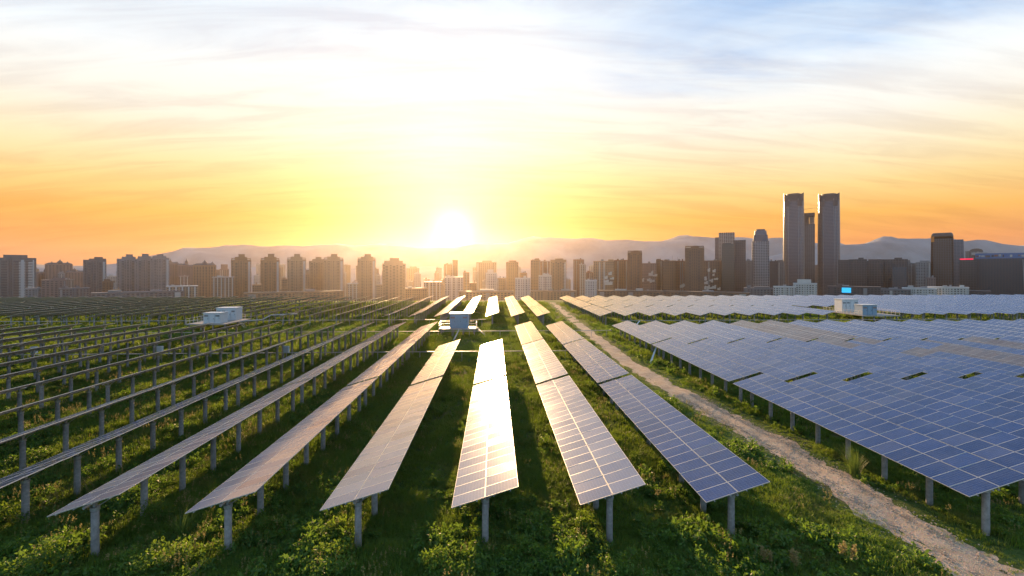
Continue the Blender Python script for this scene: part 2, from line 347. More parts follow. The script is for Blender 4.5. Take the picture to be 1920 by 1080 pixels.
def hills(name, D, ridge, depth, seed, foot=0.0):
    r2 = np.random.default_rng(seed); px = np.arange(-1400, 3300, 16.0)
    rp = np.interp(px, [p[0] for p in ridge], [p[1] for p in ridge])
    rp = np.convolve(np.pad(rp, 4, mode='edge'), np.ones(9) / 9, 'valid')
    ph = r2.uniform(0, 6.28, 12)
    for k in range(12): rp += 0.8 / (1 + k * 0.5) * np.sin(px * 0.009 * (1.55 ** k) ** 0.8 + ph[k])
    rows = np.linspace(0, 1, 14); v = []
    for j, t in enumerate(rows):
        prof = math.sin(min(t / 0.55, 1) * math.pi / 2) ** 1.4 if t < 0.55 else math.cos((t - 0.55) / 0.45 * math.pi / 2) ** 1.1
        for i, p in enumerate(px):
            d = D + (t - 0.55) * depth
            h = (CYPX - rp[i]) / FPX * D + HC - PLAIN
            h *= prof * (1 + 0.16 * math.sin(p * 0.021 + t * 9 + ph[3]) * math.sin(t * math.pi * 2) + 0.08 * math.sin(p * 0.067 + t * 17 + ph[5]) * math.sin(t * math.pi * 2))
            x, y = at(p, d); v.append((x, y, PLAIN - 1 + max(h, 0)))
    n = len(px)
    f = [(j * n + i, j * n + i + 1, (j + 1) * n + i + 1, (j + 1) * n + i) for j in range(13) for i in range(n - 1)]
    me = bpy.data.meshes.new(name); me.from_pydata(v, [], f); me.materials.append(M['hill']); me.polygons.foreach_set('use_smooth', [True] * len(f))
    obj(name, me, kind='structure')
hills('hills', 3050, [(-1400, 480), (-300, 492), (0, 497), (200, 499), (290, 476), (380, 466), (450, 462), (560, 458), (700, 463), (800, 466), (870, 457), (950, 457), (1050, 447), (1100, 444),
      (1180, 453), (1230, 457), (1290, 447), (1340, 449), (1400, 444), (1470, 442), (1530, 456), (1580, 462), (1650, 466), (1800, 470), (2000, 470), (3300, 465)], 1000, 3)
hills('hills', 2500, [(-1400, 500), (0, 503), (1100, 503), (1400, 490), (1500, 470), (1570, 459), (1620, 453), (1700, 448), (1760, 447), (1800, 444), (1850, 452), (1890, 457), (1920, 464), (2050, 474), (2400, 468), (3300, 480)], 700, 5)

# ------------------------------------------------------------------ solar tables
TILT, TUBE, ROWP = 0.289, 2.832, 6.185
MW, ML, NM = 0.992, 1.655, 22
MP = 1.009
LEN = NM * MP
ct, st_ = math.cos(TILT), math.sin(TILT)
def module_mesh(gm):
    b = MB(); hx, hy, t, e = ML / 2, MW / 2, 0.040, 0.012
    for (x0, x1, y0, y1) in ((-hx, hx, -hy, -hy + e), (-hx, hx, hy - e, hy), (-hx, -hx + e, -hy + e, hy - e), (hx - e, hx, -hy + e, hy - e)):
        b.box(((x0 + x1) / 2, (y0 + y1) / 2, -t / 2), (x1 - x0, y1 - y0, t), 1)
    X, Y = hx - e, hy - e
    b.quad([(-X, -Y, -0.003), (X, -Y, -0.003), (X, Y, -0.003), (-X, Y, -0.003)], 0, [(0, 0), (0, 1), (1, 1), (1, 0)])
    b.quad([(-X, Y, -0.009), (X, Y, -0.009), (X, -Y, -0.009), (-X, -Y, -0.009)], 2)
    b.box((X * 0.7, 0, -0.022), (0.1, 0.12, 0.025), 2)
    return b.mesh('module', [gm, M['alu'], M['backsheet']])
mod_me, mod_alt, mod_dust_sheen = module_mesh(M['glass']), module_mesh(M['glass_alt']), module_mesh(M['glass_dust_sheen'])
def sheet_mesh(gm):
    b = MB(); t = 0.04
    for s in (-1, 1):
        x0, x1 = s * 0.0125, s * (0.0125 + ML)
        if s < 0: x0, x1 = x1, x0
        b.box(((x0 + x1) / 2, LEN / 2, -t / 2 - 0.001), (x1 - x0, LEN, t), 1)
        b.quad([(x0 + .01, .01, 0.002), (x1 - .01, .01, 0.002), (x1 - .01, LEN - .01, 0.002), (x0 + .01, LEN - .01, 0.002)], 0, [(0, 0.0), (0, 1), (NM, 1), (NM, 0)])
        b.quad([(x0 + .01, LEN - .01, -t - 0.004), (x1 - .01, LEN - .01, -t - 0.004), (x1 - .01, .01, -t - 0.004), (x0 + .01, .01, -t - 0.004)], 2)
    return b.mesh('panel_sheet', [gm, M['alu'], M['backsheet']])
sheet_me, sheet_alt = sheet_mesh(M['sheet']), sheet_mesh(M['sheet_alt'])
PILE_Y = [0.65 + 2.99 * k for k in range(8)]
b = MB(); b.lathe([(0.165, -0.6), (0.165, 0.35), (0.16, 1.2), (0.16, TUBE - 0.42)], 12)
pile_me = b.mesh('pile', M['concrete'], False); pile_me.polygons.foreach_set('use_smooth', [len(p.vertices) == 4 for p in pile_me.polygons])
b = MB()                                                    # steel head: collar, stub, saddle and the tilted rafter
b.lathe([(0.19, TUBE - 0.56), (0.19, TUBE - 0.40)], 12)
b.box((0, 0, TUBE - 0.30), (0.10, 0.14, 0.24)); b.box((0, 0, TUBE - 0.17), (0.2, 0.18, 0.16))
rq = Euler((0, -TILT, 0)).to_matrix()
b.box(rq @ Vector((0, 0, -0.085)) + Vector((0, 0, TUBE)), (2.9, 0.06, 0.05), 0, rq)
b.bar((0.05, 0, TUBE - 0.45), rq @ Vector((1.0, 0, -0.11)) + Vector((0, 0, TUBE)), 0.045)
b.bar((-0.05, 0, TUBE - 0.45), rq @ Vector((-0.75, 0, -0.11)) + Vector((0, 0, TUBE)), 0.045)
head_me = b.mesh('pile_head', M['galv'])
b = MB(); b.tube((0, 0.05, 0), (0, LEN - 0.05, 0), 0.065, 8); tube_me = b.mesh('torque_tube', M['galv'])
b = MB(); b.box((0, LEN / 2, 0), (0.05, LEN + 0.04, 0.045)); rail_me = b.mesh('rail', M['galv'])
b = MB()
for y in PILE_Y:
    b.lathe([(0.165, -0.6), (0.16, TUBE - 0.12)], 6, (0, y, 0))
piles_me = b.mesh('pile_row', M['concrete'])

T_FRONT = [21.414, 44.36, 67.08]; T_REAR = [107.4, 130.35, 153.3]
TIER_F = ['nearest tier', 'middle tier', 'far tier before cross alley']
TIER_R = ['first tier beyond cross alley', 'second tier beyond cross alley', 'last tier before the city']
def rnd_mod(o, a=0.0045):
    o.rotation_euler = (random.gauss(0, a), -TILT + random.gauss(0, a), random.gauss(0, 0.001))
def table(x, y0, label, group, detail, alt=None, allalt=False, dust_sheen=False):
    t = thing('solar_table', label, 'solar table', (x, y0, 0), 0, group)
    dt = random.gauss(0, 0.004)
    if detail >= 2:
        for k in range(NM):
            for s in (-1, 1):
                u = s * (0.0125 + ML / 2)
                o = obj('module', mod_alt if (alt and alt(k, s)) else (mod_dust_sheen if dust_sheen else mod_me), t, (u * ct, (k + 0.5) * MP, TUBE + u * st_ + random.gauss(0, 0.0015)))
                rnd_mod(o)
    else:
        obj('panel_sheet', sheet_alt if allalt else sheet_me, t, (0, 0, TUBE), (0, -TILT + dt, 0))
    if detail >= 1:
        for y in PILE_Y:
            p = obj('pile', pile_me, t, (0, y, 0), (0, 0, random.uniform(0, 6)))
            obj('pile_head', head_me, p).rotation_euler = (0, 0, -p.rotation_euler[2])
        obj('torque_tube', tube_me, t, (0, 0, TUBE - 0.175))
        for u in (-1.25, -0.42, 0.42, 1.25):
            q = rq @ Vector((u, 0, -0.064)); obj('rail', rail_me, t, (q.x, -0.02, TUBE + q.z), (0, -TILT, 0))
    else:
        obj('pile_row', piles_me, t, kind='stuff')
        obj('torque_tube', tube_me, t, (0, 0, TUBE - 0.12))
    return t
X0, XR, XRR = -0.436, 25.348, 27.2
def look(side, n):
    if side == 'left': return 'pale sky-reflecting' if n <= 4 else ('slim foreshortened' if n <= 6 else 'dark edge-on')
    return 'blue'
def xlim(y): return (-1.1056 * y - 8.0, 1.1856 * y + 8.0)
def row_tables(ts, tiers, xl0, xr0, rear):
    for ti, y0 in enumerate(ts):
        lo, hi_ = xlim(y0 + LEN)
        for side in ('left', 'right'):
            for n in range(1, 45):
                x = (xl0 + 2 * ROWP - (n - 1) * ROWP) if side == 'left' else xr0 + ((n - 1) * ROWP if rear else (n > 1) * 5.70 + max(n - 2, 0) * 5.95)
                if x < lo or x > hi_: break
                if not rear and ti == 2 and side == 'left' and n in (3, 4): continue     # room left for the transformer cabin
                if rear and ti == 0 and side == 'right' and n in (11, 12, 13): continue   # and for the pair by the right block
                alt, allalt = None, False
                if side == 'right':
                    if not rear and ti == 2: allalt = n in (5, 6)
                    if not rear and ti == 1:
                        alt = {5: lambda k, s: k > 14 and s > 0, 6: lambda k, s: (k > 9 and k < 13) or (k > 17 and s > 0), 7: lambda k, s: 3 < k < 15,
                               8: lambda k, s: k > 5 and s < 0, 9: lambda k, s: k > 2}.get(n)
                det = 0 if rear else (2 if ti < 2 else 1)
                lk = 'brownish' if allalt else (look(side, n) if not rear else {'left': 'pale' if n <= 5 else 'dark edge-on', 'right': 'pale'}[side])
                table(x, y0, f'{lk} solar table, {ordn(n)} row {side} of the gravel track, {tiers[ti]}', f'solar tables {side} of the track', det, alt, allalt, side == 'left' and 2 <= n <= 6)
row_tables(T_FRONT, TIER_F, X0, XR, False)
row_tables(T_REAR, TIER_R, X0, XRR, True)

# ------------------------------------------------------------------ transformer cabins on platforms
def cabin(name, label, x, y, z, w, d, h, main, doors=3, vents=True):
    t = thing(name, label, 'transformer cabin', (x, y, z))
    b = MB(); b.box((0, d / 2, h / 2), (w, d, h)); 
    for k in range(1, doors): b.box((-w / 2 + w * k / doors, -0.02, h / 2), (0.05, 0.05, h * 0.96))
    obj('housing', b.mesh('housing', main), t)
    b = MB(); b.box((0, d / 2, h + 0.08), (w + 0.24, d + 0.24, 0.14)); obj('roof', b.mesh('roof', M['white_paint']), t)
    for k in range(doors):
        cx = -w / 2 + w * (k + 0.5) / doors
        b = MB(); b.box((cx, -0.03, h * 0.48), (w / doors - 0.16, 0.04, h * 0.86)); o = obj('door', b.mesh('door', main), t)
        b = MB(); b.box((cx + w / doors * 0.3, -0.07, h * 0.48), (0.05, 0.05, 0.3)); obj('handle', b.mesh('handle', M['louvre']), o)
        if vents and k != doors // 2:
            b = MB()
            for j in range(4): b.box((cx, -0.065, h * 0.70 + j * 0.09), (w / doors - 0.34, 0.03, 0.06))
            obj('louvre', b.mesh('louvre', M['rust'] if main is M['blue_paint'] else M['louvre']), o)
    b = MB()
    for j in range(6): b.box((w / 2 + 0.02, d * (j + 0.5) / 6, h * 0.5), (0.04, 0.05, h * 0.9))
    obj('side_rib', b.mesh('side_rib', M['white_paint']), t, kind='stuff')
    return t
def platform(label, x0, x1, y0, y1, z, rail_sides):
    cx, cy_ = (x0 + x1) / 2, (y0 + y1) / 2
    t = thing('platform', label, 'platform', (cx, cy_, 0)); w, d = x1 - x0, y1 - y0
    b = MB(); b.box((0, 0, z - 0.08), (w, d, 0.16)); obj('deck', b.mesh('deck', M['deck']), t)
    b = MB(); b.box((0, -d / 2 - 0.03, z - 0.12), (w, 0.05, 0.24)); obj('edge_beam', b.mesh('edge_beam', M['galv']), t)
    pm = MB(); pm.lathe([(0.16, -0.5), (0.16, z - 0.17)], 10); pm = pm.mesh('column', M['concrete'])
    for ix in np.linspace(-w / 2 + 0.5, w / 2 - 0.5, 4):
        for iy in (-d / 2 + 0.4, d / 2 - 0.4): obj('column', pm, t, (ix, iy, 0))
    def railing(a, b_):
        m = MB(); a, b_ = Vector(a), Vector(b_); n = max(2, int((b_ - a).length / 1.2))
        for k in range(n + 1):
            p = a.lerp(b_, k / n); m.bar(p, p + Vector((0, 0, 1.1)), 0.06)
        for hh in (0.55, 1.1): m.bar(a + Vector((0, 0, hh)), b_ + Vector((0, 0, hh)), 0.05)
        obj('railing', m.mesh('railing', M['alu']), t)
    for sd in rail_sides:
        if sd == 'l': railing((-w / 2 + .05, -d / 2, z), (-w / 2 + .05, d / 2, z))
        if sd == 'r': railing((w / 2 - .05, -d / 2, z), (w / 2 - .05, d / 2, z))
        if sd == 'b': railing((-w / 2 + .05, d / 2 - .05, z), (w / 2 - .05, d / 2 - .05, z))
        if sd == 'f': railing((-w / 2 + .05, -d / 2 + .05, z), (w / 2 - .05, -d / 2 + .05, z))
    m = MB(); n = 6
    for k in range(n): m.box((w / 2 + 0.15 + k * 0.27, 0, z - (k + 0.5) * z / n), (0.26, 0.9, 0.05))
    for s in (-0.45, 0.45): m.bar((w / 2, s, z - 0.05), (w / 2 + n * 0.28, s, 0), 0.06, 0.16)
    obj('stair', m.mesh('stair', M['galv']), t)
    return t
platform('raised steel platform carrying the pale blue cabin at the centre alley', -11.2, -3.6, 91.0, 95.0, 1.62, 'lrb')
cabin('transformer_cabin', 'pale blue transformer cabin on a railed platform in the centre alley', -7.2, 91.7, 1.625, 3.7, 2.6, 2.9, M['blue_paint'])
platform('long raised platform carrying two white cabins, left of the field', -66.0, -57.5, 98.4, 108.4, 1.95, 'lb')
cabin('transformer_cabin', 'smaller, nearer white transformer cabin on the left platform', -61.0, 99.2, 1.955, 3.6, 2.6, 2.15, M['white_paint'])
cabin('transformer_cabin', 'taller white transformer cabin behind the small one on the left platform', -61.4, 105.0, 1.955, 4.3, 2.7, 2.75, M['white_paint'], 4)
platform('raised platform carrying two cabins behind the right solar block', 93.5, 103.5, 110.0, 123.5, 1.9, 'lr')
cabin('transformer_cabin', 'taller white cabin, left of the pair behind the right solar block', 98.6, 120.0, 1.905, 4.6, 2.8, 3.3, M['white_paint'], 4)
cabin('transformer_cabin', 'lower grey-green cabin, right of the pair behind the right solar block', 96.4, 111.0, 1.905, 3.8, 2.6, 2.5, M['blue_paint'])
def cabin_duct(label, p, r=0.14):
    m = MB()
    for a, b_ in zip(p[:-1], p[1:]): m.tube(a, b_, r, 8)
    tag(obj('cable_duct', m.mesh('cable_duct', M['conduit'], True)), label, 'cable duct', 'cable ducts')
cabin_duct('pale cable duct dropping from the blue cabin to the row before it', [(-7.2, 91.4, 1.4), (-7.2, 90.0, 1.2), (-7.6, 84, 0.35)])
cabin_duct('pale bent cable duct leaving the left platform towards the rear rows', [(-57.5, 104, 1.8), (-53.5, 105.5, 2.0), (-52.3, 106.8, 2.9), (-47, 109, 3.0)])
def conduit(label, y, z, x0, x1):
    t = thing('cable_tray', label, 'cable tray', ((x0 + x1) / 2, y, 0)); L = x1 - x0
    m = MB(); m.box((0, 0, z), (L, 0.16, 0.09)); obj('tray', m.mesh('tray', M['conduit']), t)
    pm = MB(); pm.box((0, 0, z / 2 - 0.15), (0.07, 0.07, z + 0.2)); pm = pm.mesh('support', M['galv'])
    for x in np.arange(-L / 2 + 0.4, L / 2, 3.1): obj('support', pm, t, (float(x), 0, 0))
conduit('long pale cable tray crossing under the rows between middle and far tiers', 66.82, 1.45, -92, 14.5)
conduit('long pale cable tray along the near side of the cross alley', 90.3, 1.22, -86, 24)
conduit('long pale cable tray along the far side of the cross alley', 106.4, 1.75, -118, -2)
conduit('pale cable tray in front of the right rear block', 104.8, 1.5, 30, 118)
def strut(label, a, b_):
    m = MB(); m.bar(a, b_, 0.24, 0.05); tag(obj('leaning_strut', m.mesh('leaning_strut', M['white_paint'])), label, 'strut', 'leaning struts')
strut('pale strut leaning on the first right-hand row beside the track', (22.6, 63.9, 0.0), (24.6, 66.6, 2.25))
strut('pale strut leaning at the near corner of the right rear block', (29.6, 95.5, 0.2), (32.6, 99.0, 2.1))
def combiner(label, x, y):
    t = thing('combiner_box', label, 'electrical box', (x, y, 0), 0, 'combiner boxes under the left rows')
    m = MB(); m.box((0, 0, 1.95), (0.75, 0.35, 0.95)); obj('box', m.mesh('box', M['white_paint']), t)
    m = MB(); m.box((0, -0.19, 1.95), (0.66, 0.03, 0.84)); obj('door', m.mesh('door', M['white_paint']), t)
    m = MB(); m.box((0, 0.0, 0.7), (0.08, 0.08, 1.6)); obj('post', m.mesh('post', M['galv']), t)
for lab, px, py in (('leftmost white combiner box among the edge-on rows', 64, 656), ('white combiner box among the edge-on rows, between the other two', 300, 655), ('rightmost white combiner box among the edge-on rows', 537, 655)):
    d = (HC - 1.95) * FPX / (py - CYPX); x, y = at(px, d); combiner(lab, x, y)

# ------------------------------------------------------------------ the city beyond the field
def bmat(name, c, **k): return mat(name, c, k.pop('rough', 0.75), noise=0.12, nscale=0.05, vary=0.06, **k)
W = {
 'grey': bmat('grey_render', (0.177, 0.187, 0.204)), 'slate': bmat('slate_render', (0.109, 0.119, 0.136)), 'beige': bmat('beige_render', (0.272, 0.211, 0.156)),
 'tan': bmat('tan_brick', (0.224, 0.150, 0.102)), 'brown': bmat('brown_cladding', (0.116, 0.078, 0.061)), 'red': bmat('red_brown_brick', (0.163, 0.088, 0.061)),
 'white': bmat('white_render', (0.422, 0.422, 0.408)), 'pale': bmat('pale_concrete', (0.326, 0.320, 0.313)), 'mauve': bmat('mauve_stone', (0.170, 0.129, 0.129)), 'dark': bmat('dark_cladding', (0.051, 0.054, 0.068)),
}
M['win'] = mat('dark_window', (0.035, 0.045, 0.06), 0.15, spec=0.6)
M['ledge'] = mat('pale_ledge', (0.40, 0.42, 0.44), 0.7)
M['roof'] = mat('dark_roof', (0.09, 0.085, 0.09), 0.8)
M['gl_blue'] = mat('blue_curtain_glass', (0.045, 0.075, 0.11), 0.18, 0.35, 0.7)
M['gl_dark'] = mat('dark_curtain_glass', (0.025, 0.035, 0.05), 0.16, 0.3, 0.7)
M['gl_green'] = mat('green_curtain_glass', (0.04, 0.07, 0.075), 0.18, 0.35, 0.7)
M['gl_grey'] = mat('grey_curtain_glass', (0.042, 0.060, 0.090), 0.22, 0.4, 0.6)
M['gl_brown'] = mat('bronze_curtain_glass', (0.06, 0.042, 0.038), 0.18, 0.4, 0.7)
M['fin'] = mat('metal_fin', (0.085, 0.105, 0.14), 0.4, 0.5)
M['fin_lt'] = mat('pale_metal_fin', (0.26, 0.265, 0.285), 0.4, 0.4)
M['fin_dk'] = mat('dark_metal_fin', (0.028, 0.036, 0.052), 0.4, 0.4)
M['screen'] = mat('lit_screen', (0.02, 0.2, 0.3), 0.4, emit=((0.02, 0.45, 0.9), 0.5))
M['redsign'] = mat('red_lit_sign', (0.3, 0.0, 0.02), 0.4, emit=((1.0, 0.01, 0.08), 0.5))
M['bluesign'] = mat('blue_sign', (0.05, 0.13, 0.30), 0.5)
M['copper'] = mat('copper_crown', (0.45, 0.16, 0.04), 0.35, 0.6)

CITY = 1.25
def root(name, label, cat, px0, px1, d, dep, yaw=0.0, group=None):
    Wd = (px1 - px0) / FPX * d; dep *= 1.3
    a = R(yaw); dep = min(dep, Wd * 0.9) if yaw else dep
    w = (Wd - dep * abs(math.sin(a))) / math.cos(a)
    x, y = at((px0 + px1) / 2, d + dep / 2)
    t = thing(name, label, cat, (x, y, PLAIN), -math.atan2(x, y) + a, group)
    return t, w, dep
def wins(b, w, dep, z0, z1, fh, nw, frac=0.55, hf=0.5, y0=None, off=0.06, sides=True):
    """window faces on the front and both flanks"""
    yf = -dep / 2 - off if y0 is None else y0
    nf = max(1, int((z1 - z0) / fh)); fh = (z1 - z0) / nf
    for k in range(nf):
        za = z0 + (k + 0.28) * fh; zb = za + hf * fh
        for j in range(nw):
            c = -w / 2 + w * (j + 0.5) / nw; hw = w / nw * frac / 2
            b.quad([(c - hw, yf, za), (c + hw, yf, za), (c + hw, yf, zb), (c - hw, yf, zb)])
        if sides:
            for s in (-1, 1):
                for j in range(3):
                    c = -dep / 2 + dep * (j + 0.5) / 3; hw = dep / 3 * frac / 2; X = s * (w / 2 + off)
                    b.quad([(X, c - s * -hw * 1, za), (X, c + s * -hw * 1, za), (X, c + s * -hw, zb), (X, c - s * -hw, zb)][::s])
def pergola(t, w, dep, z, hgt, m):
    b = MB()
    for sx in (-1, -0.33, 0.33, 1):
        for sy in (-1, 1): b.box((sx * w * 0.47, sy * dep * 0.42, z + hgt / 2), (0.9, 0.9, hgt))
    for sy in (-1, 1): b.box((0, sy * dep * 0.42, z + hgt + 0.55), (w, 1.0, 1.1))
    for sx in (-1, -0.33, 0.33, 1): b.box((sx * w * 0.47, 0, z + hgt + 0.6), (0.9, dep * 0.84, 0.9))
    obj('roof_frame', b.mesh('roof_frame', m), t)
def apart(label, px0, px1, yroof, d, wall='beige', head=None, bays=2, light=0, frame=True, yaw=0, dep=17, group='apartment towers', stack='ledge', nw=7, name='apartment_tower'):
    """apartment tower: walls with projecting bays, balcony stacks, windows, ledges, roof house, roof frame"""
    d = d * CITY
    t, w, dep = root(name, label, 'tower', px0, px1, d, dep, yaw, group)
    h = zat(yroof, d) - PLAIN; fh = 3.15
    b = MB(); b.box((0, 0, h / 2), (w, dep, h))
    bw = w * 0.17
    cols = [(-0.5 + (i + 0.5) / bays) * w * 0.92 for i in range(bays)]
    for c in cols: b.box((c, -dep / 2 - 0.7, (h - 2.5) / 2), (bw, 1.6, h - 2.5))
    for s in (-1, 1): b.box((s * (w / 2 - 1.1), -dep / 2 - 0.5, (h - 5) / 2), (2.2, 1.2, h - 5))
    obj('wall', b.mesh('wall', W[wall]), t)
    b = MB(); wins(b, w, dep, 4, h - 2, fh, nw)
    for c in cols:
        nf = int((h - 6) / fh)
        for k in range(nf): 
            z = 4 + k * fh
            b.quad([(c - bw * 0.34, -dep / 2 - 1.57, z + 0.8), (c + bw * 0.34, -dep / 2 - 1.57, z + 0.8), (c + bw * 0.34, -dep / 2 - 1.57, z + 2.5), (c - bw * 0.34, -dep / 2 - 1.57, z + 2.5)])
    obj('windows', b.mesh('windows', M['win']), t, kind='stuff')
    b = MB()
    for k in range(1, int(h / fh / 3)): b.box((0, 0, k * fh * 3), (w + 0.5, dep + 0.5, 0.35))
    obj('floor_ledges', b.mesh('floor_ledges', W[wall]), t, kind='stuff')
    for i in range(light):
        c = (cols[-1 - i] + w / bays * 0.42) if i < bays else 0
        if c > w * 0.42: c = w * 0.40
        b = MB(); nf = int((h - 6) / fh)
        for k in range(nf): b.box((c, -dep / 2 - 1.0, 3 + k * fh + 0.75), (w * 0.12, 2.0, 1.5)); 
        b.box((c, -dep / 2 - 0.55, (h - 3) / 2), (w * 0.115, 1.0, h - 3))
        obj('balcony_stack', b.mesh('balcony_stack', M[stack]), t)
    if head:
        a, e, yt = head; hw = (e - a) / FPX * d; hx = ((a + e) / 2 - (px0 + px1) / 2) / FPX * d; ht = zat(yt, d) - PLAIN - h
        b = MB(); b.box((hx, 0, h + ht / 2), (hw, dep * 0.5, ht)); b.box((hx, 0, h + ht + 0.2), (hw + 1.2, dep * 0.5 + 1.2, 0.5))
        b.box((hx - hw * 0.1, 0, h + ht * 0.28), (hw * 2.0, dep * 0.7, ht * 0.55))
        obj('roof_house', b.mesh('roof_house', W[wall]), t)
    if frame: pergola(t, w * 0.98, dep, h, max(1.8, (zat(yroof - 4, d) - zat(yroof, d)) * 0.75), W[wall])
    b = MB(); 
    for s in (-1, 1): b.box((0, s * (dep / 2 - 0.15), h + 0.5), (w, 0.3, 1.0)); b.box((s * (w / 2 - 0.15), 0, h + 0.5), (0.3, dep - 0.62, 0.999))
    obj('parapet', b.mesh('parapet', W[wall]), t)
    return t, w, dep, h
def castle(label, px0, px1, yroof, d, wall='mauve', turrets=(), gable=True, dep=18):
    """flat-faced mansion tower with domed turrets"""
    d = d * CITY
    t, w, dep = root('turreted_tower', label, 'tower', px0, px1, d, dep, 0, 'turreted towers')
    h = zat(yroof, d) - PLAIN
    b = MB(); b.box((0, 0, h / 2), (w, dep, h))
    for s in (-0.5, -0.17, 0.17, 0.5): b.box((s * w * 0.94, -dep / 2 - 0.4, h / 2 - 1), (1.1, 0.9, h - 2))
    obj('wall', b.mesh('wall', W[wall]), t)
    b = MB(); wins(b, w, dep, 4, h - 3, 3.2, 8); obj('windows', b.mesh('windows', M['win']), t, kind='stuff')
    b = MB(); rw = w * 0.5
    b.rings([[(-w / 2, -dep / 2, h), (w / 2, -dep / 2, h), (w / 2, dep / 2, h), (-w / 2, dep / 2, h)], [(-w * .36, -dep * .3, h + 4), (w * .36, -dep * .3, h + 4), (w * .36, dep * .3, h + 4), (-w * .36, dep * .3, h + 4)]])
    obj('mansard_roof', b.mesh('mansard_roof', M['roof']), t)
    for (px, wpx, yt, spire) in turrets:
        cx = (px - (px0 + px1) / 2) / FPX * d; r = wpx / FPX * d / 2; zt = zat(yt, d) - PLAIN
        b = MB(); zb = zt - r * (3.2 if spire else 2.2)
        b.lathe([(r, h - 6), (r, zb), (r * 1.15, zb), (r * 1.15, zb + 0.6)], 10, (cx, -dep * 0.2, 0)); o = obj('turret', b.mesh('turret', W[wall]), t)
        b = MB()
        if spire: b.lathe([(r * 1.1, zb + 0.6), (r * 0.7, zb + r * 0.9), (r * 0.3, zb + r * 1.8), (0.12, zt)], 10, (cx, -dep * 0.2, 0))
        else: b.lathe([(r * 1.05, zb + 0.6), (r * 1.0, zb + r * 0.7), (r * 0.75, zb + r * 1.25), (r * 0.35, zb + r * 1.6), (0.15, zt)], 10, (cx, -dep * 0.2, 0))
        obj('dome', b.mesh('dome', M['roof'], True), o)
    return t
def prof_ring(w, dep, z, rr, n=5, dx=0.0):
    """rounded rectangle at height z"""
    p = []; r = min(rr, w / 2 * 0.98, dep / 2 * 0.98)
    for (sx, sy, a0) in ((1, -1, -90), (1, 1, 0), (-1, 1, 90), (-1, -1, 180)):
        for k in range(n):
            a = R(a0 + 90 * k / (n - 1)); p.append((dx + sx * (w / 2 - r) + r * math.cos(a), sy * (dep / 2 - r) + r * math.sin(a), z))
    return p
def glass(label, px0, px1, yroof, d, gm='gl_dark', fin='fin', nfin=9, dep=26, taper=(1.0, 1.0), rr=0.3, band=3.8, crown=None, head=None, yaw=0, name='glass_tower', group='glass office towers', spand=True, topcut=0.0):
    d = d * CITY
    t, w, dep = root(name, label, 'tower', px0, px1, d, dep, yaw, group)
    h = zat(yroof, d) - PLAIN
    tp = lambda f: np.interp(f, np.linspace(0, 1, len(taper)), taper)
    zs = np.linspace(0, h, 13); b = MB()
    rg = [prof_ring(w * tp(z / h), dep * tp(z / h), z, rr) for z in zs]
    if topcut: rg[-1] = [(x, y, z - topcut * (x + w / 2) / w) for x, y, z in rg[-1]]
    b.rings(rg); obj('curtain_wall', b.mesh('curtain_wall', M[gm]), t)
    if spand:
        b = MB(); nf = int(h / band)
        for k in range(1, nf):
            z = k * band
            if topcut and z > h - topcut - 1: break
            b.rings([prof_ring(w * tp(z / h) + 0.24, dep * tp(z / h) + 0.24, z + q, rr) for q in (0, band * 0.26)], cap=True)
        obj('floor_bands', b.mesh('floor_bands', M[fin]), t, kind='stuff')
    b = MB()
    for j in range(nfin + 1):
        f = j / nfin - 0.5
        for a, e in zip(zs[:-1], zs[1:]):
            wa, we = w * tp(a / h), w * tp(e / h); da, de = dep * tp(a / h), dep * tp(e / h); fw = max(0.35, w * 0.012)
            if topcut and e > h - topcut - 1: e2 = min(e, h - topcut * (f + 0.5)); 
            else: e2 = e
            if e2 <= a: continue
            b.quad([(f * wa * .96 - fw, -da / 2 - 0.5, a), (f * wa * .96 + fw, -da / 2 - 0.5, a), (f * we * .96 + fw, -de / 2 - 0.5, e2), (f * we * .96 - fw, -de / 2 - 0.5, e2)])
            for s in (-1, 1):
                b.quad([(f * wa * .96 + s * fw, -da / 2 - 0.5, a), (f * wa * .96 + s * fw, -da / 2 + 0.6, a), (f * we * .96 + s * fw, -de / 2 + 0.6, e2), (f * we * .96 + s * fw, -de / 2 - 0.5, e2)])
    obj('mullions', b.mesh('mullions', M[fin]), t, kind='stuff')
    if head:
        a, e, yt = head; hw = (e - a) / FPX * d; hx = ((a + e) / 2 - (px0 + px1) / 2) / FPX * d; ht = zat(yt, d) - PLAIN - h
        b = MB(); b.box((hx, 0, h + ht / 2), (hw, dep * 0.5, ht)); obj('roof_house', b.mesh('roof_house', M['fin_dk']), t)
    return t, w, dep, h
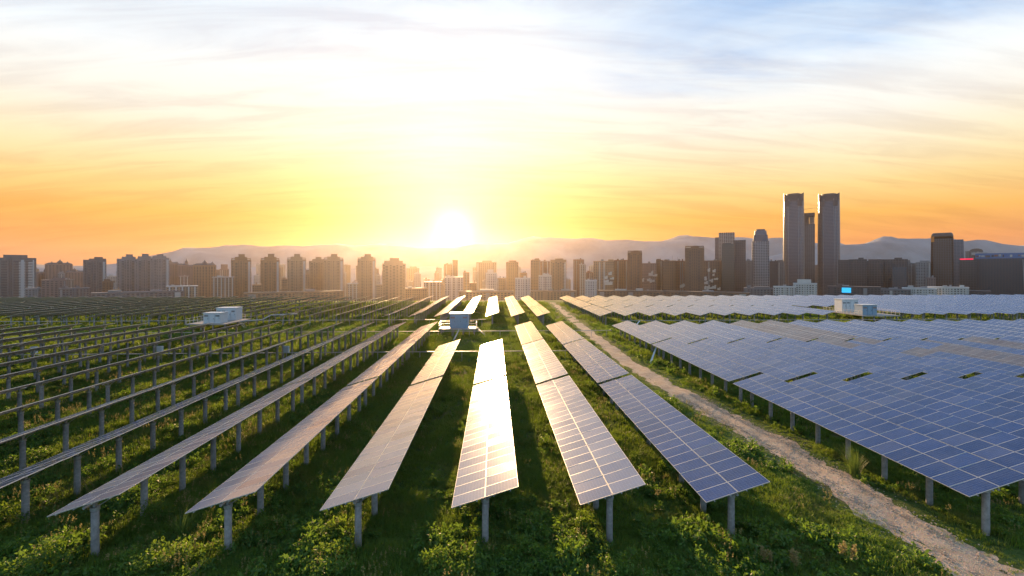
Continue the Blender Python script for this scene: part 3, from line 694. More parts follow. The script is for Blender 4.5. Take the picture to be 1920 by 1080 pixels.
def slab(label, px0, px1, yroof, d, wall='grey', nw=8, fh=3.4, dep=16, frac=0.55, hf=0.5, head=None, yaw=0, name='office_block', group='office and housing blocks', cornice=True, cat='building', piers=0, pmat='ledge'):
    d = d * CITY
    t, w, dep = root(name, label, cat, px0, px1, d, dep, yaw, group)
    h = zat(yroof, d) - PLAIN
    b = MB(); b.box((0, 0, h / 2), (w, dep, h)); obj('wall', b.mesh('wall', W[wall]), t)
    b = MB(); wins(b, w, dep, 3, h - 1.5, fh, nw, frac, hf); obj('windows', b.mesh('windows', M['win']), t, kind='stuff')
    rr_ = random.Random(int(px0 * 10))
    b = MB(); nl = int(h / (fh * 2))
    for k_ in range(1, nl): b.box((0, 0, 3 + k_ * fh * 2), (w + 0.7, dep + 0.7, 0.45))
    obj('floor_ledges', b.mesh('floor_ledges', W[wall]), t, kind='stuff')
    if not piers and w > 11:
        for s_ in rr_.sample((-0.42, -0.2, 0.02, 0.22, 0.42), 2):
            b = MB(); b.box((s_ * w, -dep / 2 - 0.7, h * 0.5 - 1), (max(1.6, w * 0.07), 1.5, h - 2)); obj('pier', b.mesh('pier', W[rr_.choice([wall, wall, 'pale', 'grey'])]), t)
    for k_ in range(rr_.randint(1, 3)):
        b = MB(); ux = rr_.uniform(-0.36, 0.36) * w; us_ = rr_.uniform(1.8, max(2.2, w * 0.2)); uh = rr_.uniform(1.5, 4.5)
        b.box((ux, rr_.uniform(-0.25, 0.25) * dep, h + 0.72 + uh / 2), (us_, us_ * 0.8, uh)); obj('roof_plant', b.mesh('roof_plant', W[rr_.choice([wall, 'grey', 'pale'])]), t)
    if rr_.random() < 0.3:
        b = MB(); ux = rr_.uniform(-0.3, 0.3) * w; b.bar((ux, 0, h), (ux, 0, h + rr_.uniform(6, 11)), 0.35); obj('mast', b.mesh('mast', M['fin_dk']), t)
    if cornice:
        b = MB(); b.box((0, 0, h + 0.35), (w + 0.8, dep + 0.8, 0.7)); obj('cornice', b.mesh('cornice', M[pmat] if piers else W[wall]), t)
    for j in range(piers):
        b = MB(); c = (-0.5 + (j + 0.5) / piers) * w; b.box((c, -dep / 2 - 0.45, h / 2 - 0.5), (w / piers * 0.22, 0.9, h - 1)); obj('pier', b.mesh('pier', M[pmat]), t)
    if head:
        a, e, yt = head; hw = (e - a) / FPX * d; hx = ((a + e) / 2 - (px0 + px1) / 2) / FPX * d; ht = zat(yt, d) - PLAIN - h
        b = MB(); b.box((hx, 0, h + ht / 2 + 0.7), (hw, dep * 0.6, ht)); obj('roof_house', b.mesh('roof_house', W[wall]), t)
    return t, w, dep, h
def cladding(t, w, dep, h, n, zr, seed, xr=(-0.45, 0.45)):
    """ragged white panels on a front"""
    r = random.Random(seed)
    for k in range(n):
        b = MB(); x = r.uniform(*xr) * w; z = h * r.uniform(*zr); ww = r.uniform(4, 10); hh = r.uniform(3.0, 6.5)
        b.box((x, -dep / 2 - 1.2 - 0.11 * k, z), (ww, 1.8, hh)); b.box((x + ww * 0.3, -dep / 2 - 1.25 - 0.11 * k, z + hh * 0.62), (ww * 0.5, 1.5, hh * 0.4))
        obj('white_panel', b.mesh('white_panel', W['white']), t)

# --- left: apartment towers, nearest row
t, w, dep, h = apart('broad grey apartment block cut by the left picture edge', -14, 53, 484, 690, 'slate', None, 4, 2, False, stack='ledge', nw=12)
b = MB(); hh = zat(477.5, 690 * CITY) - PLAIN; b.box(((26 - 19.5) / FPX * 690 * CITY, 0, (h + hh) / 2), (31 / FPX * 690 * CITY, 13, hh - h)); obj('roof_house', b.mesh('roof_house', W['slate']), t)
apart('lone grey apartment tower between the turreted group and the triple block', 162, 194, 488, 720, 'slate', (177, 189, 482), 2, 1, False)
apart('left tower of the grey triple apartment block', 224, 256, 486, 735, 'grey', (237, 247, 477), 2, 1, False)
apart('middle tower of the grey triple apartment block', 256.6, 285, 486, 735, 'grey', (267, 277, 476), 2, 1, False)
apart('right tower of the grey triple apartment block', 285.6, 314, 484, 735, 'grey', (295, 305, 477), 2, 1, False)
castle('brown-grey tower with two round domes and pale ribs', 366, 402, 497, 760, 'tan', [(384, 11, 487, False), (396, 9, 490, False)])
apart('slim tan apartment tower with open roof frame right of the domed tower', 436, 468.5, 488, 745, 'tan', (448, 458, 477), 2, 1, True)
apart('slim tan apartment tower, second with an open roof frame', 490.5, 522.5, 488, 745, 'tan', (503, 513, 476.5), 2, 1, True)
apart('slim beige apartment tower, third with an open roof frame', 540, 572.5, 487, 745, 'beige', (552, 562, 476.5), 2, 1, True)
apart('beige tower with a small square head, left of a taller twin', 580.5, 607.5, 490, 760, 'beige', (592, 602, 482), 3, 0, False)
apart('beige apartment tower with roof frame joined to a shorter left neighbour', 608, 643, 487, 745, 'beige', (621, 632, 476.5), 2, 1, True)
apart('beige apartment tower with roof frame standing alone left of the sun', 671, 703.5, 487, 745, 'beige', (684, 695, 476.5), 2, 1, True)
apart('broad stepped beige tower nearest the sun on its left', 717.5, 760, 495, 745, 'beige', (731, 748, 484), 3, 0, False)
# turreted group behind
castle('low turreted mansion tower left of the big domed one', 55, 86, 512, 980, 'mauve', [(60, 5, 503, False), (82, 7, 501, False), (70, 4, 507, True)])
castle('largest domed mansion tower of the turreted group', 92, 129, 495, 990, 'mauve', [(112, 9, 486, False), (101, 4, 490, False), (122, 5, 490, False)])
castle('low turreted mansion tower right of the big domed one', 128.5, 161, 510, 1000, 'mauve', [(141, 7, 502, False), (132, 4, 506, False), (155, 5, 506, False)])
castle('mauve tower with a spire just right of the triple block', 314, 334, 494, 960, 'mauve', [(320.5, 5, 484, True), (330, 5, 490, False)])
castle('mauve tower with a needle spire beside the two-domed tower', 334.5, 353, 497, 965, 'mauve', [(348.5, 5, 484, True), (340, 6, 493, False)])
castle('small mauve tower half hidden by the two-domed tower', 353.5, 368, 499, 970, 'mauve', [(363, 7, 494, False)])
# lower blocks on the left
slab('low brown block with a pale roof terrace before the domed mansion', 85, 118, 525, 660, 'mauve', 6, head=(100, 116, 522))
slab('low slate block at the foot of the lone grey tower', 118.5, 160, 541, 640, 'slate', 9)
slab('low grey block right of the broad edge block', 54, 84, 541, 650, 'grey', 7)
slab('squat brown block right of the lone grey tower', 195, 213, 528, 680, 'brown', 4, head=(197, 206, 524))
slab('small tan block left of the triple apartment block', 213.5, 223.5, 543, 640, 'tan', 3)
slab('low beige terrace block below the spired towers', 318, 366, 537, 640, 'beige', 10, piers=5)
slab('wide beige block with white roofline and ribs between two slim towers', 401, 436, 520, 690, 'tan', 8, piers=6)
slab('round-headed brown tower behind the wide beige block', 413, 428, 505, 1100, 'mauve', 4, head=(415, 426, 496))
slab('small brown block between first and second framed towers', 474, 489, 534, 650, 'tan', 4)
slab('pale far tower between first and second framed towers', 480.5, 488, 496, 1500, 'pale', 3)
slab('small rust block between second and third framed towers', 528, 538.5, 523, 690, 'tan', 4, head=(530, 536, 521))
slab('pale far tower between second and third framed towers', 525.5, 535, 496, 1500, 'pale', 3)
slab('thin brown block between third framed tower and the square-headed tower', 572.8, 580, 514, 720, 'tan', 2)
slab('pale lower tower right of the joined beige pair', 645, 657, 497, 1250, 'beige', 4)
slab('small beige block beneath the gap left of the lone tower', 652, 671, 532, 640, 'beige', 5, piers=3)
slab('beige tower half hidden right of the lone framed tower', 700, 710, 504, 1000, 'beige', 4)
slab('small beige block between the lone framed tower and the stepped tower', 704, 717, 534, 650, 'beige', 4)
# centre, in the glare
slab('squat pale block just right of the stepped beige tower', 762, 786, 503, 1350, 'beige', 6, head=(768, 780, 500))
slab('long low amber block in the glare left of the sun axis', 760.5, 800, 541, 640, 'tan', 10)
slab('low amber block with white piers under the sun', 795, 828, 529, 690, 'beige', 8, piers=5)
slab('amber tower with a taller right half under the sun', 832.5, 848, 496, 1000, 'tan', 5)
slab('narrow taller amber tower adjoining under the sun', 848.3, 858.5, 488, 1000, 'tan', 3)
slab('white-fronted block right below the sun', 834, 868, 520, 700, 'pale', 7, piers=4)
slab('narrow orange block right of the white-fronted block', 868.5, 880, 511, 800, 'tan', 4)
slab('low orange block before the glare towers', 880.5, 893, 531, 660, 'red', 4)
slab('broad hazy amber tower right of the sun axis', 893, 931, 492, 1150, 'beige', 10, head=(904, 922, 489))
slab('white stepped block before the broad hazy amber tower', 911, 932, 512, 740, 'white', 5, head=(914, 925, 506))
slab('orange low block right of the white stepped block', 932.5, 948.5, 522, 700, 'tan', 5)
slab('amber tower with flat head and pale right edge', 949, 972, 492, 850, 'tan', 6, head=(955, 968, 489))
slab('white ribbed low block at the foot of the flat-headed amber tower', 966, 994, 522, 680, 'white', 6, piers=4)
slab('orange tower with tiny rooftop mast right of the flat-headed one', 995, 1013, 488, 800, 'tan', 6, head=(1003, 1011, 485))
slab('orange tower with white side strip in a close pair', 1013.4, 1031, 490, 820, 'red', 5, piers=2)
slab('white stepped low-rise before the close pair of orange towers', 1010, 1034, 517, 690, 'white', 6, head=(1018, 1030, 514))
apart('broad orange tower with roof house and white right edge', 1032, 1062, 489, 770, 'tan', (1041, 1056, 485), 3, 1, False)
slab('orange-brown tower with slant neighbour in front', 1075, 1095, 487, 850, 'red', 6)
slab('pale tower before the orange-brown one', 1086, 1099, 496, 760, 'beige', 4, piers=3)
slab('white flat-roofed low block with tall openings', 1098, 1119, 526, 690, 'white', 5, piers=4)
slab('small brown tower behind the white flat-roofed block', 1099, 1112, 511, 900, 'red', 4, head=(1101, 1108, 508))
# right of centre
t, w, dep, h = slab('broad red-brown block with ragged white panels', 1113, 1151, 490, 770, 'tan', 10, head=(1140, 1150, 487)); cladding(t, w, dep, h, 7, (0.62, 0.82), 3, (0.0, 0.48))
slab('red-brown block with gridded windows left of the tall brown tower', 1151.4, 1176, 488, 780, 'red', 7, frac=0.45)
apart('tall brown tower with a toothed roof, first of two in the red group', 1177, 1203.5, 474, 750, 'red', (1188, 1197, 470), 2, 0, True, nw=8)
t, w, dep, h = slab('brown block with white panels right of the toothed tower', 1204, 1230, 494, 790, 'mauve', 7); cladding(t, w, dep, h, 7, (0.66, 0.86), 5)
slab('brown tower with a box head beside the white panelled block', 1230.4, 1243, 488, 800, 'brown', 4, head=(1231, 1239, 486))
slab('dark brown slab tower with gold edge line', 1243.4, 1266, 489, 770, 'brown', 6, head=(1246, 1252, 487), piers=0)
t, w, dep, h = slab('dark brown slab tower left of the open-crowned tower', 1266.4, 1285, 489.5, 775, 'red', 5); cladding(t, w, dep, h, 3, (0.5, 0.62), 6, (0.1, 0.45))
t, w, dep, h = apart('tall brown tower with spiky open crown', 1285.4, 1319, 465, 735, 'brown', (1300, 1307, 461), 2, 0, True, nw=9)
t, w, dep, h = slab('brown block with many ragged white panels before the dark pair', 1320, 1352, 489, 800, 'brown', 8); cladding(t, w, dep, h, 15, (0.5, 0.92), 9)
glass('narrow grey tower left of the dark stepped pair', 1341, 1352, 445, 1000, 'gl_grey', 'fin', 3)
glass('brown ribbed tower rising behind the dark stepped pair', 1349, 1376, 436, 980, 'gl_brown', 'fin_lt', 7)
glass('dark green glass block, left of the stepped pair', 1354, 1376, 457, 780, 'gl_green', 'fin_dk', 6, head=(1356, 1370, 455))
glass('dark glass block, right and taller of the stepped pair', 1376.4, 1397, 450, 782, 'gl_dark', 'fin_dk', 6, taper=(1.02, 1.0), dep=28)
slab('grey block filling the gap before the tapered round tower', 1397.5, 1411, 489, 850, 'slate', 5)
t, w, dep, h = glass('grey ribbed tower with stepped tapering crown', 1411, 1441, 452, 850, 'gl_grey', 'fin_lt', 10, dep=24, taper=(1.0, 1.0, 0.98, 0.95), rr=6)
for k, (f, yb, yt) in enumerate(((0.84, 452, 440), (0.70, 440, 432), (0.52, 432, 429))):
    b = MB(); b.rings([prof_ring(w * f, dep * f, zat(yb, 850 * CITY) - PLAIN, 5), prof_ring(w * f * 0.93, dep * f * 0.93, zat(yt, 850 * CITY) - PLAIN, 5)]); obj('crown_step', b.mesh('crown_step', M['gl_grey' if k != 1 else 'fin']), t)
slab('dark block right of the crowned ribbed tower', 1441.4, 1457, 490, 850, 'dark', 5)
slab('grey block with a low roof house left of the twin towers', 1457.4, 1470, 491, 900, 'slate', 5, head=(1458, 1468, 488))
def twin(label, px0, px1, d):
    d = d * CITY
    t, w, dep = root('skyscraper', label, 'skyscraper', px0, px1, d, (px1 - px0) / FPX * d, 0, 'twin skyscrapers')
    h = zat(372, d) - PLAIN; zs = np.linspace(0, h, 25); n = 7
    tp = lambda f: 0.97 + 0.05 * math.sin(min(f, 1.0) * math.pi * 0.9 + 0.12) ** 1.2 - 0.01 * f
    b = MB(); b.rings([prof_ring(w * tp(z / h), dep * tp(z / h), z, w * 0.27, n) for z in zs]); obj('curtain_wall', b.mesh('curtain_wall', M['gl_grey']), t)
    b = MB()
    for k in range(1, int(h / 4.2)):
        z = k * 4.2; f = tp(z / h); b.rings([prof_ring(w * f + 0.3, dep * f + 0.3, z + q, w * 0.27, n) for q in (0, 0.9)])
    obj('floor_bands', b.mesh('floor_bands', M['fin']), t, kind='stuff')
    ring = [prof_ring(w * tp(z / h) + 0.9, dep * tp(z / h) + 0.9, z, w * 0.27, n) for z in zs]
    b = MB()
    for j in range(0, 4 * n):
        for k in range(len(zs) - 1):
            p, q = Vector(ring[k][j]), Vector(ring[k + 1][j]); tn = Vector((-p.y, p.x, 0)).normalized() * 0.35
            b.quad([p - tn, p + tn, q + tn, q - tn])
    obj('ribs', b.mesh('ribs', M['fin_lt']), t, kind='stuff')
    # crown: scalloped screen, high at the corners
    top = zat(360.5, d) - PLAIN; f = tp(1); b = MB(); lo = prof_ring(w * f + 0.5, dep * f + 0.5, h - 6, w * 0.2, n); up = []
    for (x, y, z) in lo:
        a = abs(math.cos(2 * math.atan2(y, x))); up.append((x * 1.01, y * 1.01, h + (top - h) * (1 - 0.55 * a)))
    b.rings([lo, up], cap=False); obj('crown_screen', b.mesh('crown_screen', M['fin_dk']), t)
    b = MB(); b.lathe([(w * 0.30, h), (w * 0.30, top - 2), (w * 0.36, top - 1.5), (w * 0.36, top)], 14); b.bar((w * .1, 0, top), (w * .22, 0, top + 3), 0.6); b.bar((-w * .2, 0, top), (-w * .2, 0, top + 2), 0.6)
    obj('helipad', b.mesh('helipad', M['fin']), t)
    b = MB()
    for s in (-1, 1): b.box((s * w * 0.30, -dep * f / 2 - 0.1, h - 14), (w * 0.22, 1.6, 16))
    obj('louvre_panel', b.mesh('louvre_panel', M['fin_dk']), t)
twin('left of the two tallest twin skyscrapers with scalloped crown', 1471, 1504.5, 1040)
twin('right of the two tallest twin skyscrapers with scalloped crown', 1537, 1571, 1040)
t, w, dep, h = glass('unfinished tower with open floors between the twin skyscrapers', 1506.5, 1526, 420, 1080, 'gl_dark', 'fin', 6, name='unfinished_tower')
b = MB(); ht = zat(406, 1080 * CITY) - PLAIN
for k in range(8): b.box((w * 0.26, 0, h + (ht - h) * (k + 0.5) / 8), (w * 0.4, dep * 0.7, 0.7))
for s in (-1, 1): b.box((w * 0.26 + s * w * 0.18, 0, (h + ht) / 2), (1.2, dep * 0.6, ht - h))
obj('open_floors', b.mesh('open_floors', M['fin_lt']), t)
b = MB(); b.box((-w * 0.22, 0, (h + ht) / 2), (w * 0.5, dep * 0.8, ht - h)); obj('core', b.mesh('core', M['fin_dk']), t)
b = MB(); hc = zat(399, 1080 * CITY) - PLAIN; b.box((0, 0, (ht + hc) / 2), (w * 0.98, dep, hc - ht)); obj('cap', b.mesh('cap', M['fin_dk']), t)
cr = thing('tower_crane', 'thin tower crane on the unfinished tower', 'crane', (t.location.x, t.location.y, PLAIN + hc), t.rotation_euler[2])
b = MB(); b.bar((-w * .4, 0, 0), (-w * .4, 0, 17), 0.9); obj('mast', b.mesh('mast', M['fin_dk']), cr)
b = MB(); b.bar((-w * .5, 0, 13.5), (w * 0.75, 0, 16), 0.6); obj('jib', b.mesh('jib', M['fin_dk']), cr)
slab('mauve block seen between the twin skyscrapers', 1527, 1537, 497, 1300, 'mauve', 3)
glass('dark wide block touching the right twin skyscraper', 1573.5, 1594, 487, 800, 'gl_dark', 'fin_dk', 5)
glass('dark block with a copper vertical strip', 1594.4, 1622, 486, 790, 'gl_dark', 'fin_dk', 7, head=(1609, 1617, 483))
glass('dark block with stepped roof left of the gap', 1622.4, 1652, 489, 785, 'gl_dark', 'fin_dk', 7, head=(1630, 1651, 486))
glass('dark block with bumpy roof right of the gap', 1658, 1696, 486, 780, 'gl_dark', 'fin_dk', 9, head=(1677, 1688, 483))
glass('teal glass front before the bumpy dark block', 1676, 1697, 501, 740, 'gl_blue', 'fin_dk', 5)
slab('grey block with rust rooftop pieces left of a pale one', 1697.5, 1720, 494, 830, 'slate', 6, head=(1700, 1707, 488))
slab('pale grey block with toothed roof left of the rounded bronze tower', 1720.4, 1741, 492, 800, 'grey', 6, head=(1726, 1740, 489))
slab('low brown block left of the rounded bronze tower foot', 1738, 1752, 521, 760, 'mauve', 4)
t, w, dep, h = glass('dark bronze tower with rounded shoulders and copper corner', 1750, 1783, 447, 800, 'gl_brown', 'fin_dk', 9, dep=26, taper=(1.0, 0.99, 0.97, 0.94), rr=5)
b = MB(); hz_ = zat(436, 800 * CITY) - PLAIN; b.rings([prof_ring(w * f * .94, dep * f * .94, z, 5) for f, z in ((0.995, h), (0.98, h + (hz_ - h) * .5), (0.93, h + (hz_ - h) * .82), (0.82, hz_))]); obj('rounded_crown', b.mesh('rounded_crown', M['gl_brown'], True), t)
b = MB(); b.box((-w * 0.40, -dep * 0.40, h - 1), (w * 0.14, dep * 0.18, 12)); obj('copper_corner', b.mesh('copper_corner', M['copper']), t)
glass('slate blue tower with sloping right side behind the bronze tower', 1779, 1803, 449, 950, 'gl_blue', 'fin', 5, taper=(1.1, 1.05, 1.0, 0.92), dep=25)
t, w, dep, h = glass('dark block with a red lit rooftop sign', 1803.5, 1826, 487, 790, 'gl_dark', 'fin_dk', 6)
b = MB(); b.box((-w * 0.08, -dep / 2 + 1, h + 1.5), (w * 0.78, 0.8, 2.6)); obj('lit_sign', b.mesh('lit_sign', M['redsign']), t)
t, w, dep, h = slab('far block with a curved roof behind the red sign', 1815, 1838, 471, 1150, 'slate', 6)
b = MB(); n = 10; pr = [(w * 0.5 * math.cos(math.pi * k / n), 8 * math.sin(math.pi * k / n)) for k in range(n + 1)]
b.rings([[(x * 0.75 + w * .12, s * dep / 2, h + 0.8 + z) for x, z in pr] for s in (-1, 1)]); obj('curved_roof', b.mesh('curved_roof', M['roof']), t)
t, w, dep, h = slab('brown block with a pale green cap left of the big blue block', 1826.5, 1846, 479, 800, 'brown', 5)
b = MB(); b.box((0, 0, h + 4), (w * 1.05, dep, 6.2)); obj('pale_cap', b.mesh('pale_cap', W['pale']), t)
t, w, dep, h = glass('big blue glass block with a rooftop sign band at the right edge', 1846, 1936, 484, 760, 'gl_blue', 'fin_dk', 22, dep=40, band=4.2, group='glass office towers')
b = MB(); zt = zat(474, 760 * CITY) - PLAIN; b.box((0, -dep / 2 + 2, (h + zt) / 2), (w * 0.97, 2.0, zt - h)); o = obj('sign_band', b.mesh('sign_band', M['bluesign']), t)
r9 = random.Random(4); x = -w * 0.47
while x < w * 0.44:
    ww = r9.uniform(2.0, 7.5); b = MB(); b.box((x + ww / 2, -dep / 2 + 0.8, (h + zt) / 2 + r9.uniform(-1, 1)), (ww, 0.5, r9.uniform(2.5, 5.5))); obj('sign_panel', b.mesh('sign_panel', r9.choice([W['white'], W['red'], M['gl_dark'], M['bluesign'], W['pale']])), o); x += ww + r9.uniform(0.8, 2.5)
b = MB(); b.bar((w * 0.24, -dep / 2 - 1.2, 2), (w * 0.20, -dep / 2 - 1.2, h - 3), 2.2, 1.0); obj('light_strip', b.mesh('light_strip', M['fin_lt']), t)
# low pale buildings at the skyline foot
slab('low white building left of the domed white hall', 1453, 1490, 538, 620, 'white', 9, piers=5)
slab('white hall with a stepped tower below the twin skyscrapers', 1490.4, 1528, 532, 610, 'white', 9, piers=7, head=(1497, 1519, 525))
t, w, dep, h = slab('low dark podium carrying a lit cyan screen', 1560, 1640, 538, 600, 'dark', 16)
b = MB(); b.box(((1589.5 - 1600) / FPX * 600 * CITY, -dep / 2 - 0.6, zat(544.5, 600 * CITY) - PLAIN), (14 / FPX * 600 * CITY, 0.5, 9.5 / FPX * 600 * CITY)); obj('lit_screen', b.mesh('lit_screen', M['screen']), t)
slab('low dark podium right of the cyan screen', 1640.5, 1698, 543, 605, 'slate', 12)
slab('long low white building, left half', 1699, 1748, 541, 600, 'white', 12, piers=9)
slab('long low white building, right half with arched bays', 1748.4, 1805, 539, 600, 'white', 14, piers=12)
slab('low dark block at the foot of the red sign tower', 1805.5, 1848, 546, 590, 'dark', 8)
slab('low grey podium below the crowned ribbed tower', 1398, 1452, 541, 640, 'slate', 10, head=(1415, 1440, 538))
slab('low brown podium under the red-brown group', 1120, 1240, 546, 600, 'brown', 20)
slab('low brown podium under the open-crowned tower', 1241, 1397, 548, 600, 'brown', 24)
slab('low orange podium in the glare right of the sun', 995, 1080, 546, 600, 'tan', 14)
slab('low orange podium under the sun', 860, 964, 547, 600, 'tan', 16)
slab('low tan podium under the framed towers', 470, 640, 548, 600, 'tan', 24)
slab('low slate podium under the triple block', 195, 330, 548, 600, 'slate', 20)
# second line of mid-height blocks filling the gaps
r9 = random.Random(77); k = 0; px = 54.0
while px < 1340:
    wd = r9.uniform(7, 17); yt = r9.uniform(508, 531); dd = r9.uniform(880, 1200); k += 1; c_ = r9.choice(['mauve', 'beige', 'pale', 'tan', 'grey'] if px > 330 else ['mauve', 'grey', 'slate', 'pale'])
    slab(f'mid-height {dict(mauve="mauve", beige="beige", pale="pale", tan="tan", grey="grey", slate="slate")[c_]} block in the second line, {ordn(k)} from the left', px, px + wd, yt, dd, c_, max(3, int(wd / 2.2)), fh=3.6, dep=18, name='midrise_block', group='second line of blocks', head=(px + wd * .2, px + wd * r9.uniform(.4, .8), yt - r9.uniform(1.5, 3)) if r9.random() < 0.7 else None, piers=r9.choice([0, 0, 3, 4]))
    px += wd + r9.uniform(0.5, 14)
# faint towers far behind
r9 = random.Random(21); k = 0
px = 60.0
while px < 1760:
    wd = r9.uniform(9, 20); yt = r9.uniform(497, 508); dd = r9.uniform(1150, 1500); k += 1
    slab(f'faint hazy far tower, {ordn(k)} from the left of the distant ones', px, px + wd, yt, dd, r9.choice(['pale', 'beige', 'mauve']), max(3, int(wd / 3)), fh=4.0, dep=22, name='distant_tower', group='faint towers far behind', head=(px + wd * .3, px + wd * .7, yt - 2.5) if r9.random() < 0.5 else None, cat='tower')
    px += wd + r9.uniform(18, 62)

# ------------------------------------------------------------------ vegetation
M['grass'] = leaf_mat('meadow_grass', (0.034, 0.090, 0.012), (0.085, 0.165, 0.024), (0.30, 0.42, 0.02), 0.48, (0.16, 0.13, 0.045))
M['weed'] = leaf_mat('leafy_weed', (0.026, 0.075, 0.014), (0.075, 0.155, 0.026), (0.26, 0.42, 0.03), 0.45)
M['shrub'] = leaf_mat('shrub_leaf', (0.032, 0.085, 0.014), (0.085, 0.165, 0.024), (0.32, 0.46, 0.03), 0.46)
M['seed'] = leaf_mat('dry_seed_head', (0.17, 0.14, 0.05), (0.30, 0.24, 0.10), (0.5, 0.42, 0.16), 0.45)
M['reed'] = leaf_mat('silver_grass', (0.045, 0.095, 0.022), (0.10, 0.165, 0.04), (0.28, 0.40, 0.06), 0.4)
M['stone'] = mat('pebble', (0.36, 0.28, 0.21), 0.9, vary=0.35, noise=0.2, nscale=20)
M['pale_stone'] = mat('pale_rubble', (0.42, 0.40, 0.37), 0.9, noise=0.3, nscale=4, bump=0.6)
def blade(b, r, x, y, L, w, lean, az, z0=0.0, m=0):
    dx_, dy_ = math.cos(az), math.sin(az); px_, py_ = -dy_ * w / 2, dx_ * w / 2
    p1 = (x + dx_ * lean * L * 0.30, y + dy_ * lean * L * 0.30, z0 + L * 0.62); p2 = (x + dx_ * lean * L * 0.95, y + dy_ * lean * L * 0.95, z0 + L * (1.0 - 0.35 * lean))
    b.quad([(x - px_, y - py_, z0), (x + px_, y + py_, z0), (p1[0] + px_ * .8, p1[1] + py_ * .8, p1[2]), (p1[0] - px_ * .8, p1[1] - py_ * .8, p1[2])], m)
    b.quad([(p1[0] - px_ * .8, p1[1] - py_ * .8, p1[2]), (p1[0] + px_ * .8, p1[1] + py_ * .8, p1[2]), p2], m)
def leaf(b, r, c, s, m=0):
    n = Vector((r.gauss(0, 1), r.gauss(0, 1), r.gauss(0.6, 0.8))).normalized(); a = n.orthogonal().normalized(); a.rotate(Matrix.Rotation(r.uniform(0, 6.28), 3, n)); q = n.cross(a)
    c = Vector(c); b.quad([c - a * s, c + q * s * 0.42, c + a * s, c - q * s * 0.42], m)
def src(name, b, mats, col):
    o = bpy.data.objects.new(name, b.mesh(name, mats)); col.objects.link(o); return o
col_g = bpy.data.collections.new('src_grass'); col_w = bpy.data.collections.new('src_weed'); col_s = bpy.data.collections.new('src_seed'); col_p = bpy.data.collections.new('src_pebble')
for v in range(5):
    r = random.Random(100 + v); b = MB()
    for k in range(26):
        a = r.uniform(0, 6.28); q = r.uniform(0, 0.26); blade(b, r, q * math.cos(a), q * math.sin(a), r.uniform(0.22, 0.5), r.uniform(0.014, 0.026), r.uniform(0.1, 0.7), r.uniform(0, 6.28))
    src(f'tuft_{v}', b, M['grass'], col_g)
for v in range(5):
    r = random.Random(200 + v); b = MB(); H = r.uniform(0.5, 0.8)
    for s in range(7):
        a = r.uniform(0, 6.28); top = Vector((0.32 * math.cos(a) * r.random(), 0.32 * math.sin(a) * r.random(), H * r.uniform(0.6, 1.0)))
        b.quad([(-0.008, 0, 0), (0.008, 0, 0), top + Vector((0.004, 0, 0)), top - Vector((0.004, 0, 0))])
        for k in range(16):
            f = r.uniform(0.25, 1.05); c = top * f + Vector((r.gauss(0, 0.06), r.gauss(0, 0.06), r.gauss(0, 0.03))); leaf(b, r, c, r.uniform(0.04, 0.10))
    src(f'weed_{v}', b, M['weed'], col_w)
for v in range(3):
    r = random.Random(300 + v); b = MB()
    for k in range(7):
        a = r.uniform(0, 6.28); q = r.uniform(0, 0.2); blade(b, r, q * math.cos(a), q * math.sin(a), r.uniform(0.4, 0.8), 0.02, r.uniform(0.2, 0.7), r.uniform(0, 6.28))
    for k in range(4):
        a = r.uniform(0, 6.28); L = r.uniform(0.8, 1.25); ln = r.uniform(0.05, 0.3); x, y = L * ln * math.cos(a), L * ln * math.sin(a)
        b.bar((0, 0, 0), (x, y, L), 0.008)
        for j in range(16): leaf(b, r, (x + r.gauss(0, 0.02), y + r.gauss(0, 0.02), L + r.uniform(-0.16, 0.12)), r.uniform(0.02, 0.045), 1)
    src(f'seed_{v}', b, [M['grass'], M['seed']], col_s)
for v in range(4):
    r = random.Random(400 + v); b = MB(); n = 6
    b.rings([[(rad * math.cos(6.283 * j / n + v) * r.uniform(.8, 1.2), rad * math.sin(6.283 * j / n + v) * r.uniform(.8, 1.2), z) for j in range(n)] for rad, z in ((0.04, -0.02), (0.055, 0.012), (0.028, 0.04))])
    src(f'pebble_{v}', b, M['stone'], col_p)
